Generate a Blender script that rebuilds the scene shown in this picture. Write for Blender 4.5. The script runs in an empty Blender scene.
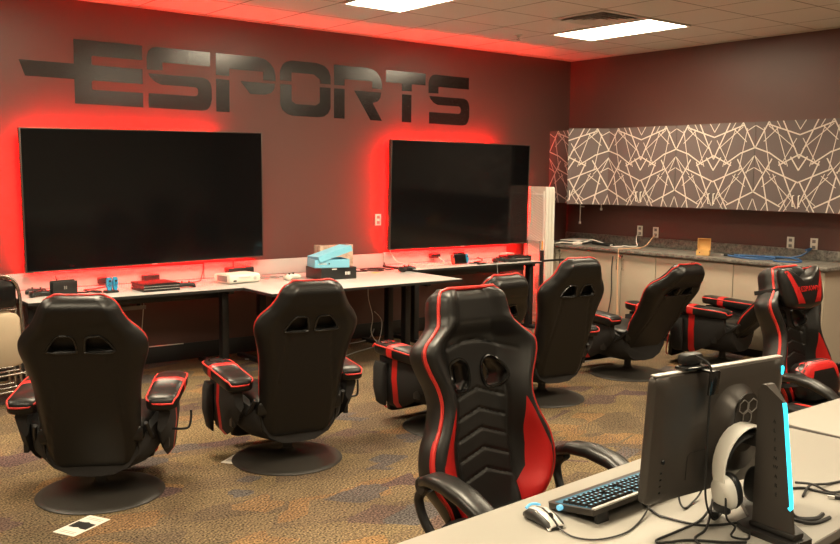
import bpy, bmesh, math, random
from mathutils import Vector, Matrix
random.seed(7)
PI = math.pi
scene = bpy.context.scene
C = scene.collection
H = 3.09            # ceiling height

# ------------------------------------------------------------------ materials
def new_mat(name):
    m = bpy.data.materials.new(name); m.use_nodes = True
    nt = m.node_tree; b = nt.nodes['Principled BSDF']
    return m, nt, b
def mat(name, col, rough=.5, metal=0., bump=0., bscale=200., var=0., spec=.5, coat=0.):
    m, nt, b = new_mat(name)
    b.inputs['Base Color'].default_value = (*col, 1)
    b.inputs['Roughness'].default_value = rough
    b.inputs['Metallic'].default_value = metal
    b.inputs['Specular IOR Level'].default_value = spec
    b.inputs['Coat Weight'].default_value = coat
    tc = nt.nodes.new('ShaderNodeTexCoord')
    n = nt.nodes.new('ShaderNodeTexNoise'); n.inputs['Scale'].default_value = bscale
    n.inputs['Detail'].default_value = 3
    nt.links.new(tc.outputs['Object'], n.inputs['Vector'])
    if bump:
        bp = nt.nodes.new('ShaderNodeBump'); bp.inputs['Strength'].default_value = bump
        bp.inputs['Distance'].default_value = .002
        nt.links.new(n.outputs['Fac'], bp.inputs['Height']); nt.links.new(bp.outputs['Normal'], b.inputs['Normal'])
    if var:
        mx = nt.nodes.new('ShaderNodeMix'); mx.data_type = 'RGBA'
        mx.inputs['A'].default_value = (*[c*(1-var) for c in col], 1)
        mx.inputs['B'].default_value = (*[min(1, c*(1+var)) for c in col], 1)
        nt.links.new(n.outputs['Fac'], mx.inputs['Factor']); nt.links.new(mx.outputs['Result'], b.inputs['Base Color'])
    return m
def emis(name, col, s):
    m, nt, b = new_mat(name)
    b.inputs['Base Color'].default_value = (*[c*.5 for c in col], 1)
    b.inputs['Emission Color'].default_value = (*col, 1)
    b.inputs['Emission Strength'].default_value = s
    return m

LEATHER = mat('black_leather', (.0085, .0076, .007), .36, bump=.10, bscale=90, var=.15, spec=.42)
LEATHR = mat('recliner_black_leather', (.006, .0055, .005), .38, bump=.12, bscale=70, var=.15, spec=.36)
REDL = mat('red_leather', (.50, .010, .009), .42, bump=.10, bscale=90)
PIPE = mat('red_piping', (.62, .03, .022), .45)
PLAS = mat('black_plastic', (.012, .012, .012), .42, bump=.05, bscale=400)
GLOSSB = mat('gloss_black_plastic', (.008, .008, .008), .2)
BASEM = mat('textured_black_base', (.022, .019, .016), .48, bump=.12, bscale=160, var=.2)
FABB = mat('black_cloth', (.010, .009, .009), .8, bump=.3, bscale=60)
STEELB = mat('black_painted_steel', (.010, .010, .011), .45, bump=.03, bscale=300)
CHROME = mat('worn_chrome', (.55, .53, .50), .22, 1.0, bump=.02, bscale=80)
LAMW = mat('white_laminate', (.48, .47, .455), .38, bump=.03, bscale=250, var=.03)
LAMF = mat('cream_laminate', (.34, .322, .285), .40, bump=.03, bscale=250, var=.03)
EDGEB = mat('black_edge_band', (.015, .015, .015), .5)
EDGEG = mat('grey_edge_band', (.16, .15, .14), .5, bump=.05)
SCREEN = mat('tv_screen', (.004, .004, .0045), .12, spec=.35)
BEZEL = mat('tv_bezel', (.10, .085, .075), .32, .6)
WHITEP = mat('white_plastic', (.84, .82, .76), .42, bump=.02)
CREAMP = mat('cream_plastic', (.80, .77, .69), .5, bump=.05, bscale=120)
GREYP = mat('grey_plastic', (.22, .21, .20), .45)
SILV = mat('silver_plastic', (.62, .60, .57), .34, .3)
CABLE = mat('black_cable', (.012, .012, .012), .5)
CABLEG = mat('grey_cable', (.30, .29, .28), .5)
CABLEW = mat('white_cable', (.75, .72, .66), .5)
CABLEB = mat('blue_cable', (.03, .09, .22), .5)
CABLEO = mat('peach_cable', (.70, .42, .26), .5)
BLUEP = mat('blue_plastic', (.02, .33, .62), .4)
REDP = mat('red_plastic', (.68, .06, .04), .4)
BLUEC = mat('light_blue_card', (.20, .55, .74), .55, bump=.03)
CARD = mat('cardboard', (.62, .36, .12), .8, bump=.12, bscale=120, var=.12)
PAPER = mat('white_paper', (.72, .68, .60), .8, bump=.05)
INK = mat('black_ink', (.015, .014, .013), .7)
WHITEI = mat('white_ink', (.75, .75, .72), .6)
TANF = mat('tan_fabric', (.42, .34, .24), .9, bump=.4, bscale=500, var=.2)
CABTAN = mat('tan_cabinet_laminate', (.40, .34, .265), .5, bump=.02, var=.03, bscale=40)
CYAN = emis('cyan_light', (.03, .62, .80), 2.2)
CYANK = emis('cyan_key_light', (.14, .42, .55), 1.0)
CYAND = emis('dim_cyan_glow', (.03, .16, .24), .5)
REDLED = emis('red_led', (1, .002, .002), 420.)
ORANGE = mat('orange_plastic', (.75, .33, .06), .5)
LENS = mat('camera_lens', (.02, .03, .03), .08)
YELP = mat('yellow_card', (.75, .62, .15), .6)

def wall_mat(name, col):
    m, nt, b = new_mat(name)
    tc = nt.nodes.new('ShaderNodeTexCoord')
    n = nt.nodes.new('ShaderNodeTexNoise'); n.inputs['Scale'].default_value = 260; n.inputs['Detail'].default_value = 4
    n2 = nt.nodes.new('ShaderNodeTexNoise'); n2.inputs['Scale'].default_value = 1.7; n2.inputs['Detail'].default_value = 3
    for k in (n, n2): nt.links.new(tc.outputs['Object'], k.inputs['Vector'])
    bp = nt.nodes.new('ShaderNodeBump'); bp.inputs['Strength'].default_value = .12; bp.inputs['Distance'].default_value = .002
    nt.links.new(n.outputs['Fac'], bp.inputs['Height']); nt.links.new(bp.outputs['Normal'], b.inputs['Normal'])
    mx = nt.nodes.new('ShaderNodeMix'); mx.data_type = 'RGBA'
    mx.inputs['A'].default_value = (*[c*.93 for c in col], 1); mx.inputs['B'].default_value = (*[c*1.07 for c in col], 1)
    nt.links.new(n2.outputs['Fac'], mx.inputs['Factor']); nt.links.new(mx.outputs['Result'], b.inputs['Base Color'])
    b.inputs['Roughness'].default_value = .42; b.inputs['Specular IOR Level'].default_value = .5
    return m
WALLM = wall_mat('brown_wall_paint', (.110, .054, .046))
WALLP = wall_mat('pale_wall_paint', (.36, .33, .29))

def ceiling_mat():
    m, nt, b = new_mat('ceiling_tiles')
    N, L = nt.nodes, nt.links
    tc = N.new('ShaderNodeTexCoord'); sp = N.new('ShaderNodeSeparateXYZ'); L.new(tc.outputs['Object'], sp.inputs[0])
    def line(out, off):
        a = N.new('ShaderNodeMath'); a.operation = 'ADD'; L.new(sp.outputs[out], a.inputs[0]); a.inputs[1].default_value = off + .6096*40
        d = N.new('ShaderNodeMath'); d.operation = 'MODULO'; L.new(a.outputs[0], d.inputs[0]); d.inputs[1].default_value = .6096
        s = N.new('ShaderNodeMath'); s.operation = 'SUBTRACT'; L.new(d.outputs[0], s.inputs[0]); s.inputs[1].default_value = .3048
        ab = N.new('ShaderNodeMath'); ab.operation = 'ABSOLUTE'; L.new(s.outputs[0], ab.inputs[0])
        g = N.new('ShaderNodeMath'); g.operation = 'GREATER_THAN'; L.new(ab.outputs[0], g.inputs[0]); g.inputs[1].default_value = .3048-.0065
        return g
    gx, gy = line('X', .46), line('Y', .66)
    mx = N.new('ShaderNodeMath'); mx.operation = 'MAXIMUM'; L.new(gx.outputs[0], mx.inputs[0]); L.new(gy.outputs[0], mx.inputs[1])
    n = N.new('ShaderNodeTexNoise'); n.inputs['Scale'].default_value = 160; n.inputs['Detail'].default_value = 4; L.new(tc.outputs['Object'], n.inputs['Vector'])
    rp = N.new('ShaderNodeMix'); rp.data_type = 'RGBA'; rp.inputs['A'].default_value = (.80, .76, .71, 1); rp.inputs['B'].default_value = (.92, .89, .85, 1)
    L.new(n.outputs['Fac'], rp.inputs['Factor'])
    c = N.new('ShaderNodeMix'); c.data_type = 'RGBA'; L.new(mx.outputs[0], c.inputs['Factor']); L.new(rp.outputs['Result'], c.inputs['A'])
    c.inputs['B'].default_value = (.30, .26, .22, 1)
    L.new(c.outputs['Result'], b.inputs['Base Color']); b.inputs['Roughness'].default_value = .9
    bp = N.new('ShaderNodeBump'); bp.inputs['Strength'].default_value = .3; bp.inputs['Distance'].default_value = .003
    L.new(n.outputs['Fac'], bp.inputs['Height']); L.new(bp.outputs['Normal'], b.inputs['Normal'])
    return m
CEILM = ceiling_mat()

def carpet_mat():
    m, nt, b = new_mat('patchwork_carpet')
    N, L = nt.nodes, nt.links
    tc = N.new('ShaderNodeTexCoord')
    def mapped(rz, sc):
        mp = N.new('ShaderNodeMapping'); mp.inputs['Rotation'].default_value = (0, 0, rz); mp.inputs['Scale'].default_value = sc
        L.new(tc.outputs['Object'], mp.inputs['Vector']); return mp
    def cells(rz, sc, rnd=.9):
        mp = mapped(rz, sc); v = N.new('ShaderNodeTexVoronoi'); v.distance = 'CHEBYCHEV'; v.inputs['Scale'].default_value = 1
        v.inputs['Randomness'].default_value = rnd; L.new(mp.outputs[0], v.inputs['Vector'])
        s = N.new('ShaderNodeSeparateColor'); L.new(v.outputs['Color'], s.inputs[0]); return s
    def ramp(src, stops):
        r = N.new('ShaderNodeValToRGB'); r.color_ramp.interpolation = 'CONSTANT'
        e = r.color_ramp.elements
        while len(e) < len(stops): e.new(.5)
        for k, (p, c) in enumerate(stops): e[k].position = p; e[k].color = (*c, 1)
        L.new(src, r.inputs['Fac']); return r
    A = cells(.35, (2.6, 4.6, 1)); B = cells(-.5, (3.2, 5.6, 1)); D = cells(1.1, (.8, 1.3, 1), 1)
    base = ramp(A.outputs['Red'], [(0, (.112, .081, .047)), (.22, (.122, .089, .049)), (.48, (.088, .064, .040)), (.62, (.128, .092, .049)), (.8, (.098, .072, .044)), (.92, (.155, .092, .043))])
    acc = ramp(B.outputs['Green'], [(0, (.068, .043, .041)), (.25, (.155, .094, .045)), (.5, (.080, .053, .043)), (.75, (.068, .059, .056))])
    sel = N.new('ShaderNodeMath'); sel.operation = 'GREATER_THAN'; L.new(B.outputs['Red'], sel.inputs[0]); sel.inputs[1].default_value = .80
    mx = N.new('ShaderNodeMix'); mx.data_type = 'RGBA'; L.new(sel.outputs[0], mx.inputs['Factor']); L.new(base.outputs[0], mx.inputs['A']); L.new(acc.outputs[0], mx.inputs['B'])
    # ribbed stripes inside some patches
    wv = N.new('ShaderNodeTexWave'); wv.inputs['Scale'].default_value = 15; wv.inputs['Distortion'].default_value = .4
    mw = mapped(.9, (1, 1, 1)); L.new(mw.outputs[0], wv.inputs['Vector'])
    ss = N.new('ShaderNodeMath'); ss.operation = 'GREATER_THAN'; L.new(A.outputs['Blue'], ss.inputs[0]); ss.inputs[1].default_value = .5
    sm = N.new('ShaderNodeMath'); sm.operation = 'MULTIPLY'; L.new(ss.outputs[0], sm.inputs[0]); L.new(wv.outputs['Fac'], sm.inputs[1])
    sm2 = N.new('ShaderNodeMath'); sm2.operation = 'MULTIPLY'; L.new(sm.outputs[0], sm2.inputs[0]); sm2.inputs[1].default_value = .5
    st = N.new('ShaderNodeMix'); st.data_type = 'RGBA'; L.new(sm2.outputs[0], st.inputs['Factor']); L.new(mx.outputs['Result'], st.inputs['A']); st.inputs['B'].default_value = (.075, .05, .04, 1)
    n = N.new('ShaderNodeTexNoise'); n.inputs['Scale'].default_value = 95; n.inputs['Detail'].default_value = 4; L.new(tc.outputs['Object'], n.inputs['Vector'])
    n2 = N.new('ShaderNodeTexNoise'); n2.inputs['Scale'].default_value = 2.2; n2.inputs['Detail'].default_value = 4; L.new(tc.outputs['Object'], n2.inputs['Vector'])
    mr = N.new('ShaderNodeMapRange'); mr.inputs['From Min'].default_value = .3; mr.inputs['From Max'].default_value = .7; mr.inputs['To Min'].default_value = 0.; mr.inputs['To Max'].default_value = 2.45
    L.new(n.outputs['Fac'], mr.inputs['Value'])
    mr2 = N.new('ShaderNodeMapRange'); mr2.inputs['From Min'].default_value = .3; mr2.inputs['From Max'].default_value = .7; mr2.inputs['To Min'].default_value = .8; mr2.inputs['To Max'].default_value = 1.2
    L.new(n2.outputs['Fac'], mr2.inputs['Value'])
    mm = N.new('ShaderNodeMath'); mm.operation = 'MULTIPLY'; L.new(mr.outputs[0], mm.inputs[0]); L.new(mr2.outputs[0], mm.inputs[1])
    vm = N.new('ShaderNodeVectorMath'); vm.operation = 'SCALE'; L.new(st.outputs['Result'], vm.inputs[0]); L.new(mm.outputs[0], vm.inputs['Scale'])
    L.new(vm.outputs[0], b.inputs['Base Color']); b.inputs['Roughness'].default_value = 1; b.inputs['Specular IOR Level'].default_value = .1
    bp = N.new('ShaderNodeBump'); bp.inputs['Strength'].default_value = .5; bp.inputs['Distance'].default_value = .004
    L.new(n.outputs['Fac'], bp.inputs['Height']); L.new(bp.outputs['Normal'], b.inputs['Normal'])
    return m
CARPET = carpet_mat()

def granite_mat():
    m, nt, b = new_mat('grey_speckled_counter')
    N, L = nt.nodes, nt.links
    tc = N.new('ShaderNodeTexCoord')
    n = N.new('ShaderNodeTexNoise'); n.inputs['Scale'].default_value = 28; n.inputs['Detail'].default_value = 8; n.inputs['Roughness'].default_value = .75
    L.new(tc.outputs['Object'], n.inputs['Vector'])
    r = N.new('ShaderNodeValToRGB'); e = r.color_ramp.elements
    e[0].position = .36; e[0].color = (.055, .05, .045, 1); e[1].position = .66; e[1].color = (.27, .25, .22, 1)
    L.new(n.outputs['Fac'], r.inputs['Fac']); L.new(r.outputs[0], b.inputs['Base Color']); b.inputs['Roughness'].default_value = .3
    return m
GRAN = granite_mat()

def taupe_mat():
    m, nt, b = new_mat('taupe_woven_laminate')
    N, L = nt.nodes, nt.links
    tc = N.new('ShaderNodeTexCoord')
    n = N.new('ShaderNodeTexNoise'); n.inputs['Scale'].default_value = 220; n.inputs['Detail'].default_value = 3; L.new(tc.outputs['Object'], n.inputs['Vector'])
    mx = N.new('ShaderNodeMix'); mx.data_type = 'RGBA'; mx.inputs['A'].default_value = (.070, .054, .052, 1); mx.inputs['B'].default_value = (.140, .110, .106, 1)
    L.new(n.outputs['Fac'], mx.inputs['Factor']); L.new(mx.outputs['Result'], b.inputs['Base Color']); b.inputs['Roughness'].default_value = .6
    return m
TAUPE = taupe_mat()
CREAM = mat('cream_line_print', (.60, .535, .485), .6)

def vinyl_mat():
    m, nt, b = new_mat('black_vinyl_lettering')
    N, L = nt.nodes, nt.links
    tc = N.new('ShaderNodeTexCoord')
    n = N.new('ShaderNodeTexNoise'); n.inputs['Scale'].default_value = 130; n.inputs['Detail'].default_value = 5; L.new(tc.outputs['Object'], n.inputs['Vector'])
    bp = N.new('ShaderNodeBump'); bp.inputs['Strength'].default_value = .16; bp.inputs['Distance'].default_value = .004
    L.new(n.outputs['Fac'], bp.inputs['Height']); L.new(bp.outputs['Normal'], b.inputs['Normal'])
    b.inputs['Base Color'].default_value = (.008, .007, .0065, 1)
    n3 = nt.nodes.new('ShaderNodeTexNoise'); n3.inputs['Scale'].default_value = 75; n3.inputs['Detail'].default_value = 2; L.new(tc.outputs['Object'], n3.inputs['Vector'])
    rr = nt.nodes.new('ShaderNodeMapRange'); rr.inputs['From Min'].default_value = .3; rr.inputs['From Max'].default_value = .7; rr.inputs['To Min'].default_value = .08; rr.inputs['To Max'].default_value = .28
    L.new(n3.outputs['Fac'], rr.inputs['Value']); L.new(rr.outputs[0], b.inputs['Roughness']); b.inputs['Specular IOR Level'].default_value = .8
    return m
VINYL = vinyl_mat()

def insert_mat():     # black leather with the two red side inserts of the office chair back, by the UV (x+.5, s)
    m, nt, b = new_mat('black_leather_with_red_inserts')
    N, L = nt.nodes, nt.links
    uv = N.new('ShaderNodeUVMap'); uv.uv_map = 'UVMap'
    sp = N.new('ShaderNodeSeparateXYZ'); L.new(uv.outputs[0], sp.inputs[0])
    su = N.new('ShaderNodeMath'); su.operation = 'SUBTRACT'; L.new(sp.outputs['X'], su.inputs[0]); su.inputs[1].default_value = .5
    ab = N.new('ShaderNodeMath'); ab.operation = 'ABSOLUTE'; L.new(su.outputs[0], ab.inputs[0])
    def curve(pts):
        c = N.new('ShaderNodeFloatCurve'); cv = c.mapping.curves[0]
        cv.points[0].location = pts[0]; cv.points[1].location = pts[-1]
        for p in pts[1:-1]: cv.points.new(*p)
        for p in cv.points: p.handle_type = 'VECTOR'
        c.mapping.update(); L.new(sp.outputs['Y'], c.inputs['Value']); return c
    inn = curve([(0, .122), (.20, .122), (.25, .155), (.33, .162), (.40, .158), (.50, .160), (.53, .30), (1, .30)])
    out = curve([(0, .14), (.13, .18), (.20, .225), (.26, .246), (.31, .244), (.38, .215), (.45, .185), (.50, .162), (.53, .10), (1, .10)])
    g1 = N.new('ShaderNodeMath'); g1.operation = 'GREATER_THAN'; L.new(ab.outputs[0], g1.inputs[0]); L.new(inn.outputs[0], g1.inputs[1])
    g2 = N.new('ShaderNodeMath'); g2.operation = 'LESS_THAN'; L.new(ab.outputs[0], g2.inputs[0]); L.new(out.outputs[0], g2.inputs[1])
    mu = N.new('ShaderNodeMath'); mu.operation = 'MULTIPLY'; L.new(g1.outputs[0], mu.inputs[0]); L.new(g2.outputs[0], mu.inputs[1])
    mx = N.new('ShaderNodeMix'); mx.data_type = 'RGBA'; L.new(mu.outputs[0], mx.inputs['Factor'])
    mx.inputs['A'].default_value = (.0095, .0085, .0078, 1); mx.inputs['B'].default_value = (.50, .010, .009, 1)
    L.new(mx.outputs['Result'], b.inputs['Base Color']); b.inputs['Roughness'].default_value = .40
    return m
INSERT = insert_mat()

# ------------------------------------------------------------------ mesh builder
def catmull(pts, n=6, closed=False):
    P = [Vector(p) for p in pts]
    if len(P) < 3: return P
    out = []; m = len(P)
    rng = range(m) if closed else range(m-1)
    for i in rng:
        if closed: p0, p1, p2, p3 = P[i-1], P[i], P[(i+1) % m], P[(i+2) % m]
        else: p0, p1, p2, p3 = P[max(i-1, 0)], P[i], P[i+1], P[min(i+2, m-1)]
        for k in range(n):
            t = k/n
            out.append(.5*((2*p1)+(-p0+p2)*t+(2*p0-5*p1+4*p2-p3)*t*t+(-p0+3*p1-3*p2+p3)*t**3))
    if not closed: out.append(P[-1])
    return out

class MB:
    def __init__(s): s.v = []; s.f = []; s.m = []; s.uv = {}
    def add(s, V, F, m=0, M=None):
        o = len(s.v)
        s.v += [tuple(M @ Vector(p)) if M else tuple(p) for p in V]
        for i, f in enumerate(F):
            s.f.append([o+k for k in f]); s.m.append(m[i] if isinstance(m, list) else m)
        return s
    def box(s, c, d, m=0, M=None, bev=0., seg=2):
        x, y, z = d[0]/2, d[1]/2, d[2]/2
        if not bev:
            V = [(c[0]+a*x, c[1]+b*y, c[2]+e*z) for a in (-1, 1) for b in (-1, 1) for e in (-1, 1)]
            return s.add(V, [(0, 1, 3, 2), (4, 6, 7, 5), (0, 4, 5, 1), (2, 3, 7, 6), (0, 2, 6, 4), (1, 5, 7, 3)], m, M)
        bm = bmesh.new(); bmesh.ops.create_cube(bm, size=1)
        for v in bm.verts: v.co = Vector((v.co.x*d[0], v.co.y*d[1], v.co.z*d[2]))
        bmesh.ops.bevel(bm, geom=bm.edges[:], offset=min(bev, .49*min(d)), segments=seg, profile=.5, affect='EDGES')
        bm.verts.index_update()
        V = [(v.co.x+c[0], v.co.y+c[1], v.co.z+c[2]) for v in bm.verts]; F = [[v.index for v in f.verts] for f in bm.faces]
        bm.free(); return s.add(V, F, m, M)
    def tube(s, pts, r, m=0, n=8, closed=False, M=None, smooth=0):
        P = catmull(pts, smooth, closed) if smooth else [Vector(p) for p in pts]
        k = len(P); V = []; F = []; ref = None
        for i, p in enumerate(P):
            a = P[(i-1) % k] if closed else P[max(i-1, 0)]; b = P[(i+1) % k] if closed else P[min(i+1, k-1)]
            t = (b-a); t = t.normalized() if t.length > 1e-9 else Vector((0, 0, 1))
            if ref is None: ref = Vector((0, 0, 1)) if abs(t.z) < .9 else Vector((1, 0, 0))
            u = (ref - t*ref.dot(t))
            if u.length < 1e-6: u = t.orthogonal()
            u.normalize(); w = t.cross(u); ref = u
            rr = r[i] if isinstance(r, (list, tuple)) else r
            V += [p + (u*math.cos(2*PI*j/n)+w*math.sin(2*PI*j/n))*rr for j in range(n)]
        for i in range(k if closed else k-1):
            o, q = i*n, ((i+1) % k)*n
            F += [(o+j, o+(j+1) % n, q+(j+1) % n, q+j) for j in range(n)]
        if not closed: F += [tuple(range(n-1, -1, -1)), tuple((k-1)*n+j for j in range(n))]
        return s.add(V, F, m, M)
    def lathe(s, prof, m=0, n=32, M=None):
        V = []; F = []
        for (r, z) in prof: V += [(r*math.cos(2*PI*j/n), r*math.sin(2*PI*j/n), z) for j in range(n)]
        for i in range(len(prof)-1):
            F += [(i*n+j, i*n+(j+1) % n, (i+1)*n+(j+1) % n, (i+1)*n+j) for j in range(n)]
        F += [tuple(range(n-1, -1, -1)), tuple((len(prof)-1)*n+j for j in range(n))]
        return s.add(V, F, m, M)
    def loft(s, loops, m=0, M=None, cap=True):
        n = len(loops[0]); V = [p for l in loops for p in l]; F = []; mm = []
        for i in range(len(loops)-1):
            F += [(i*n+j, i*n+(j+1) % n, (i+1)*n+(j+1) % n, (i+1)*n+j) for j in range(n)]
            mm += [m[i] if isinstance(m, list) else m]*n
        if cap:
            F += [tuple(range(n-1, -1, -1)), tuple((len(loops)-1)*n+j for j in range(n))]
            mm += [m[0] if isinstance(m, list) else m, m[-1] if isinstance(m, list) else m]
        return s.add(V, F, mm, M)
    def prism(s, poly, a, b, axis='z', m=0, M=None):
        def P(p, h): return {'z': (p[0], p[1], h), 'y': (p[0], h, p[1]), 'x': (h, p[0], p[1])}[axis]
        n = len(poly); V = [P(p, a) for p in poly]+[P(p, b) for p in poly]
        F = [tuple(range(n-1, -1, -1)), tuple(range(n, 2*n))]+[(i, (i+1) % n, n+(i+1) % n, n+i) for i in range(n)]
        return s.add(V, F, m, M)
    def build(s, name, mats, parent=None, loc=None, rotz=0, angle=38):
        me = bpy.data.meshes.new(name); me.from_pydata(s.v, [], s.f)
        for k in (mats if isinstance(mats, (list, tuple)) else [mats]): me.materials.append(k)
        bm = bmesh.new(); bm.from_mesh(me); bmesh.ops.recalc_face_normals(bm, faces=bm.faces[:]); bm.to_mesh(me); bm.free()
        for p, k in zip(me.polygons, s.m): p.material_index = k
        me.polygons.foreach_set('use_smooth', [True]*len(me.polygons)); me.set_sharp_from_angle(angle=math.radians(angle))
        o = bpy.data.objects.new(name, me); C.objects.link(o)
        if parent: o.parent = parent
        if loc: o.location = loc
        o.rotation_euler = (0, 0, rotz)
        return o
def tag(o, label=None, cat=None, group=None, kind=None):
    if label: o['label'] = label
    if cat: o['category'] = cat
    if group: o['group'] = group
    if kind: o['kind'] = kind
    return o
def thing(name, label, cat, loc=(0, 0, 0), rotz=0., group=None):
    o = bpy.data.objects.new(name, None); C.objects.link(o); o.empty_display_size = .1
    o.location = loc; o.rotation_euler = (0, 0, rotz)
    return tag(o, label, cat, group)
def struct(o): o['kind'] = 'structure'; return o
def text_mesh(txt, size, name, material, parent, M, depth=.0008, spacing=1.0, sx=1.0):
    cu = bpy.data.curves.new('txt', 'FONT'); cu.body = txt; cu.size = size; cu.extrude = depth; cu.space_character = spacing
    cu.align_x = 'CENTER'; cu.align_y = 'CENTER'
    t = bpy.data.objects.new('txt', cu); C.objects.link(t)
    me = bpy.data.meshes.new_from_object(t.evaluated_get(bpy.context.evaluated_depsgraph_get()))
    bpy.data.objects.remove(t); bpy.data.curves.remove(cu)
    me.transform(M @ Matrix.Diagonal((sx, 1, 1, 1))); me.name = name; me.materials.clear(); me.materials.append(material)
    o = bpy.data.objects.new(name, me); C.objects.link(o); o.parent = parent
    return o
def lerp_tab(tab, x):
    if x <= tab[0][0]: return tab[0][1]
    for (a, b), (c, d) in zip(tab, tab[1:]):
        if x <= c: t = (x-a)/(c-a); return b+(d-b)*t
    return tab[-1][1]
def smooth_tab(tab, x):      # cosine-free Catmull interpolation of a table
    n = len(tab)
    if x <= tab[0][0]: return tab[0][1]
    if x >= tab[-1][0]: return tab[-1][1]
    for i in range(n-1):
        if x <= tab[i+1][0]:
            x0, y0 = tab[i]; x1, y1 = tab[i+1]; h = x1-x0; t = (x-x0)/h
            m0 = (tab[min(i+1, n-1)][1]-tab[max(i-1, 0)][1])/max(1e-6, tab[min(i+1, n-1)][0]-tab[max(i-1, 0)][0])
            m1 = (tab[min(i+2, n-1)][1]-tab[i][1])/max(1e-6, tab[min(i+2, n-1)][0]-tab[i][0])
            return (2*t**3-3*t*t+1)*y0+(t**3-2*t*t+t)*h*m0+(-2*t**3+3*t*t)*y1+(t**3-t*t)*h*m1
def sst(a, b, x):
    t = max(0., min(1., (x-a)/(b-a))); return t*t*(3-2*t)
def sellipse(cx, cz, a, b, e=4., n=28):
    out = []
    for i in range(n):
        t = 2*PI*i/n; c, d = math.cos(t), math.sin(t)
        out.append((cx+a*math.copysign(abs(c)**(2/e), c), cz+b*math.copysign(abs(d)**(2/e), d)))
    return out
def cut(ob, cutters):
    for c in cutters:
        md = ob.modifiers.new('cut', 'BOOLEAN'); md.object = c; md.operation = 'DIFFERENCE'; md.solver = 'EXACT'
    me = bpy.data.meshes.new_from_object(ob.evaluated_get(bpy.context.evaluated_depsgraph_get()))
    ob.modifiers.clear(); ob.data = me
    for c in cutters: bpy.data.objects.remove(c)

# ------------------------------------------------------------------ camera
cam = bpy.data.cameras.new('camera'); co = bpy.data.objects.new('camera', cam); C.objects.link(co)
yaw, pit, rol = math.radians(37.855), math.radians(5.98), math.radians(.606)
F = Vector((math.sin(yaw)*math.cos(pit), math.cos(yaw)*math.cos(pit), -math.sin(pit)))
R = Vector((math.cos(yaw), -math.sin(yaw), 0)); U = R.cross(F)
R2 = R*math.cos(rol)+U*math.sin(rol); U2 = U*math.cos(rol)-R*math.sin(rol)
co.matrix_world = Matrix(((R2.x, U2.x, -F.x, -8.2694), (R2.y, U2.y, -F.y, -7.7087), (R2.z, U2.z, -F.z, 1.67), (0, 0, 0, 1)))
cam.sensor_width = 36; cam.lens = 905.56/840*36; cam.clip_start = .05
scene.camera = co

# ------------------------------------------------------------------ setting
XL, YF = -11.2, -10.4
struct(MB().box((XL/2, YF/2, -.05), (-XL+.4, -YF+.4, .1)).build('floor', CARPET))
struct(MB().box((XL/2, YF/2, H+.05), (-XL+.4, -YF+.4, .1)).build('ceiling', CEILM))
struct(MB().box((XL/2, .06, H/2), (-XL+.24, .12, H)).build('wall_back', WALLM))
struct(MB().box((.06, YF/2, H/2), (.12, -YF, H)).build('wall_right', WALLM))
struct(MB().box((XL-.06, YF/2, H/2), (.12, -YF, H)).build('wall_left', WALLP))
struct(MB().box((XL/2, YF-.06, H/2), (-XL+.24, .12, H)).build('wall_front', WALLP))
struct(MB().box((XL/2, -.006, .075), (-XL, .012, .15), bev=.004).build('baseboard_back', EDGEB))
struct(MB().box((-.006, (YF-3.65)/2, .05), (.012, -YF-3.65, .10), bev=.004).build('baseboard_right', EDGEB))
tr = MB().box((XL/2, -.011, H-.012), (-XL, .022, .003)).box((XL/2, -.0015, H-.006), (-XL, .003, .012))
struct(tr.build('trim_1', CREAMP))
tr = MB().box((-.011, YF/2, H-.012), (.022, -YF, .003)).box((-.0015, YF/2, H-.006), (.003, -YF, .012))
struct(tr.build('trim_2', CREAMP))

# ------------------------------------------------------------------ ceiling fixtures
WARM = (1., .845, .595)
LRAD = 16.0; LDOWN = 15.0
DIFF = emis('lit_diffuser', WARM, LRAD)
FRAMEW = mat('white_enamel', (.75, .72, .68), .4)
def ceiling_light(cx, cy, label):
    t = thing('ceiling_light', label, 'ceiling light', (cx, cy, H-.001), 0, 'recessed ceiling lights')
    f = MB()
    for sx in (-1, 1): f.box((sx*.292, 0, -.006), (.024, 1.21, .014), bev=.002)
    for sy in (-1, 1): f.box((0, sy*.594, -.006), (.56, .022, .014), bev=.002)
    f.build('frame', FRAMEW, t)
    d = MB().box((0, 0, -.005), (.56, 1.166, .006)); d.build('diffuser', DIFF, t)
    return t
ceiling_light(-1.375, -1.88, 'long lit ceiling panel beside the air vent, near the right wall')
ceiling_light(-3.815, -1.88, 'lit ceiling panel cut off by the top edge of the photo')
ntrim_light = 2
DIM = emis('dimmed_diffuser', WARM, LRAD*.55)
for cx in (-1.375, -3.815, -6.255, -8.695):
    for cy in (-1.88, -4.93, -7.98):
        if cy != -1.88 or cx < -5:        # unseen ceiling light panels of the same kind beyond the frame, numbered after trim
            ntrim_light += 1; b = MB()
            for sx in (-1, 1): b.box((sx*.292, 0, -.006), (.024, 1.21, .014), bev=.002)
            for sy in (-1, 1): b.box((0, sy*.594, -.006), (.56, .022, .014), bev=.002)
            b.box((0, 0, -.005), (.56, 1.166, .006), 1)
            struct(b.build('trim_%d' % ntrim_light, [FRAMEW, DIM if cy < -7 else DIFF], loc=(cx, cy, H-.001)))
        # the downward share that the prismatic lens gathers
        l = bpy.data.lights.new('ceiling_panel_lamp', 'AREA'); l.shape = 'RECTANGLE'; l.size = .56; l.size_y = 1.166
        l.color = WARM; l.energy = (.55 if cy < -7 else 1.)*LDOWN*PI*.56*1.166; l.spread = math.radians(128)
        o = bpy.data.objects.new('ceiling_panel_lamp', l); C.objects.link(o); o.location = (cx, cy, H-.0145)
t = thing('ceiling_vent', 'square white air vent in the ceiling beside the long lit panel', 'air vent', (-1.985, -2.185, H-.001))
f = MB()
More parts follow.
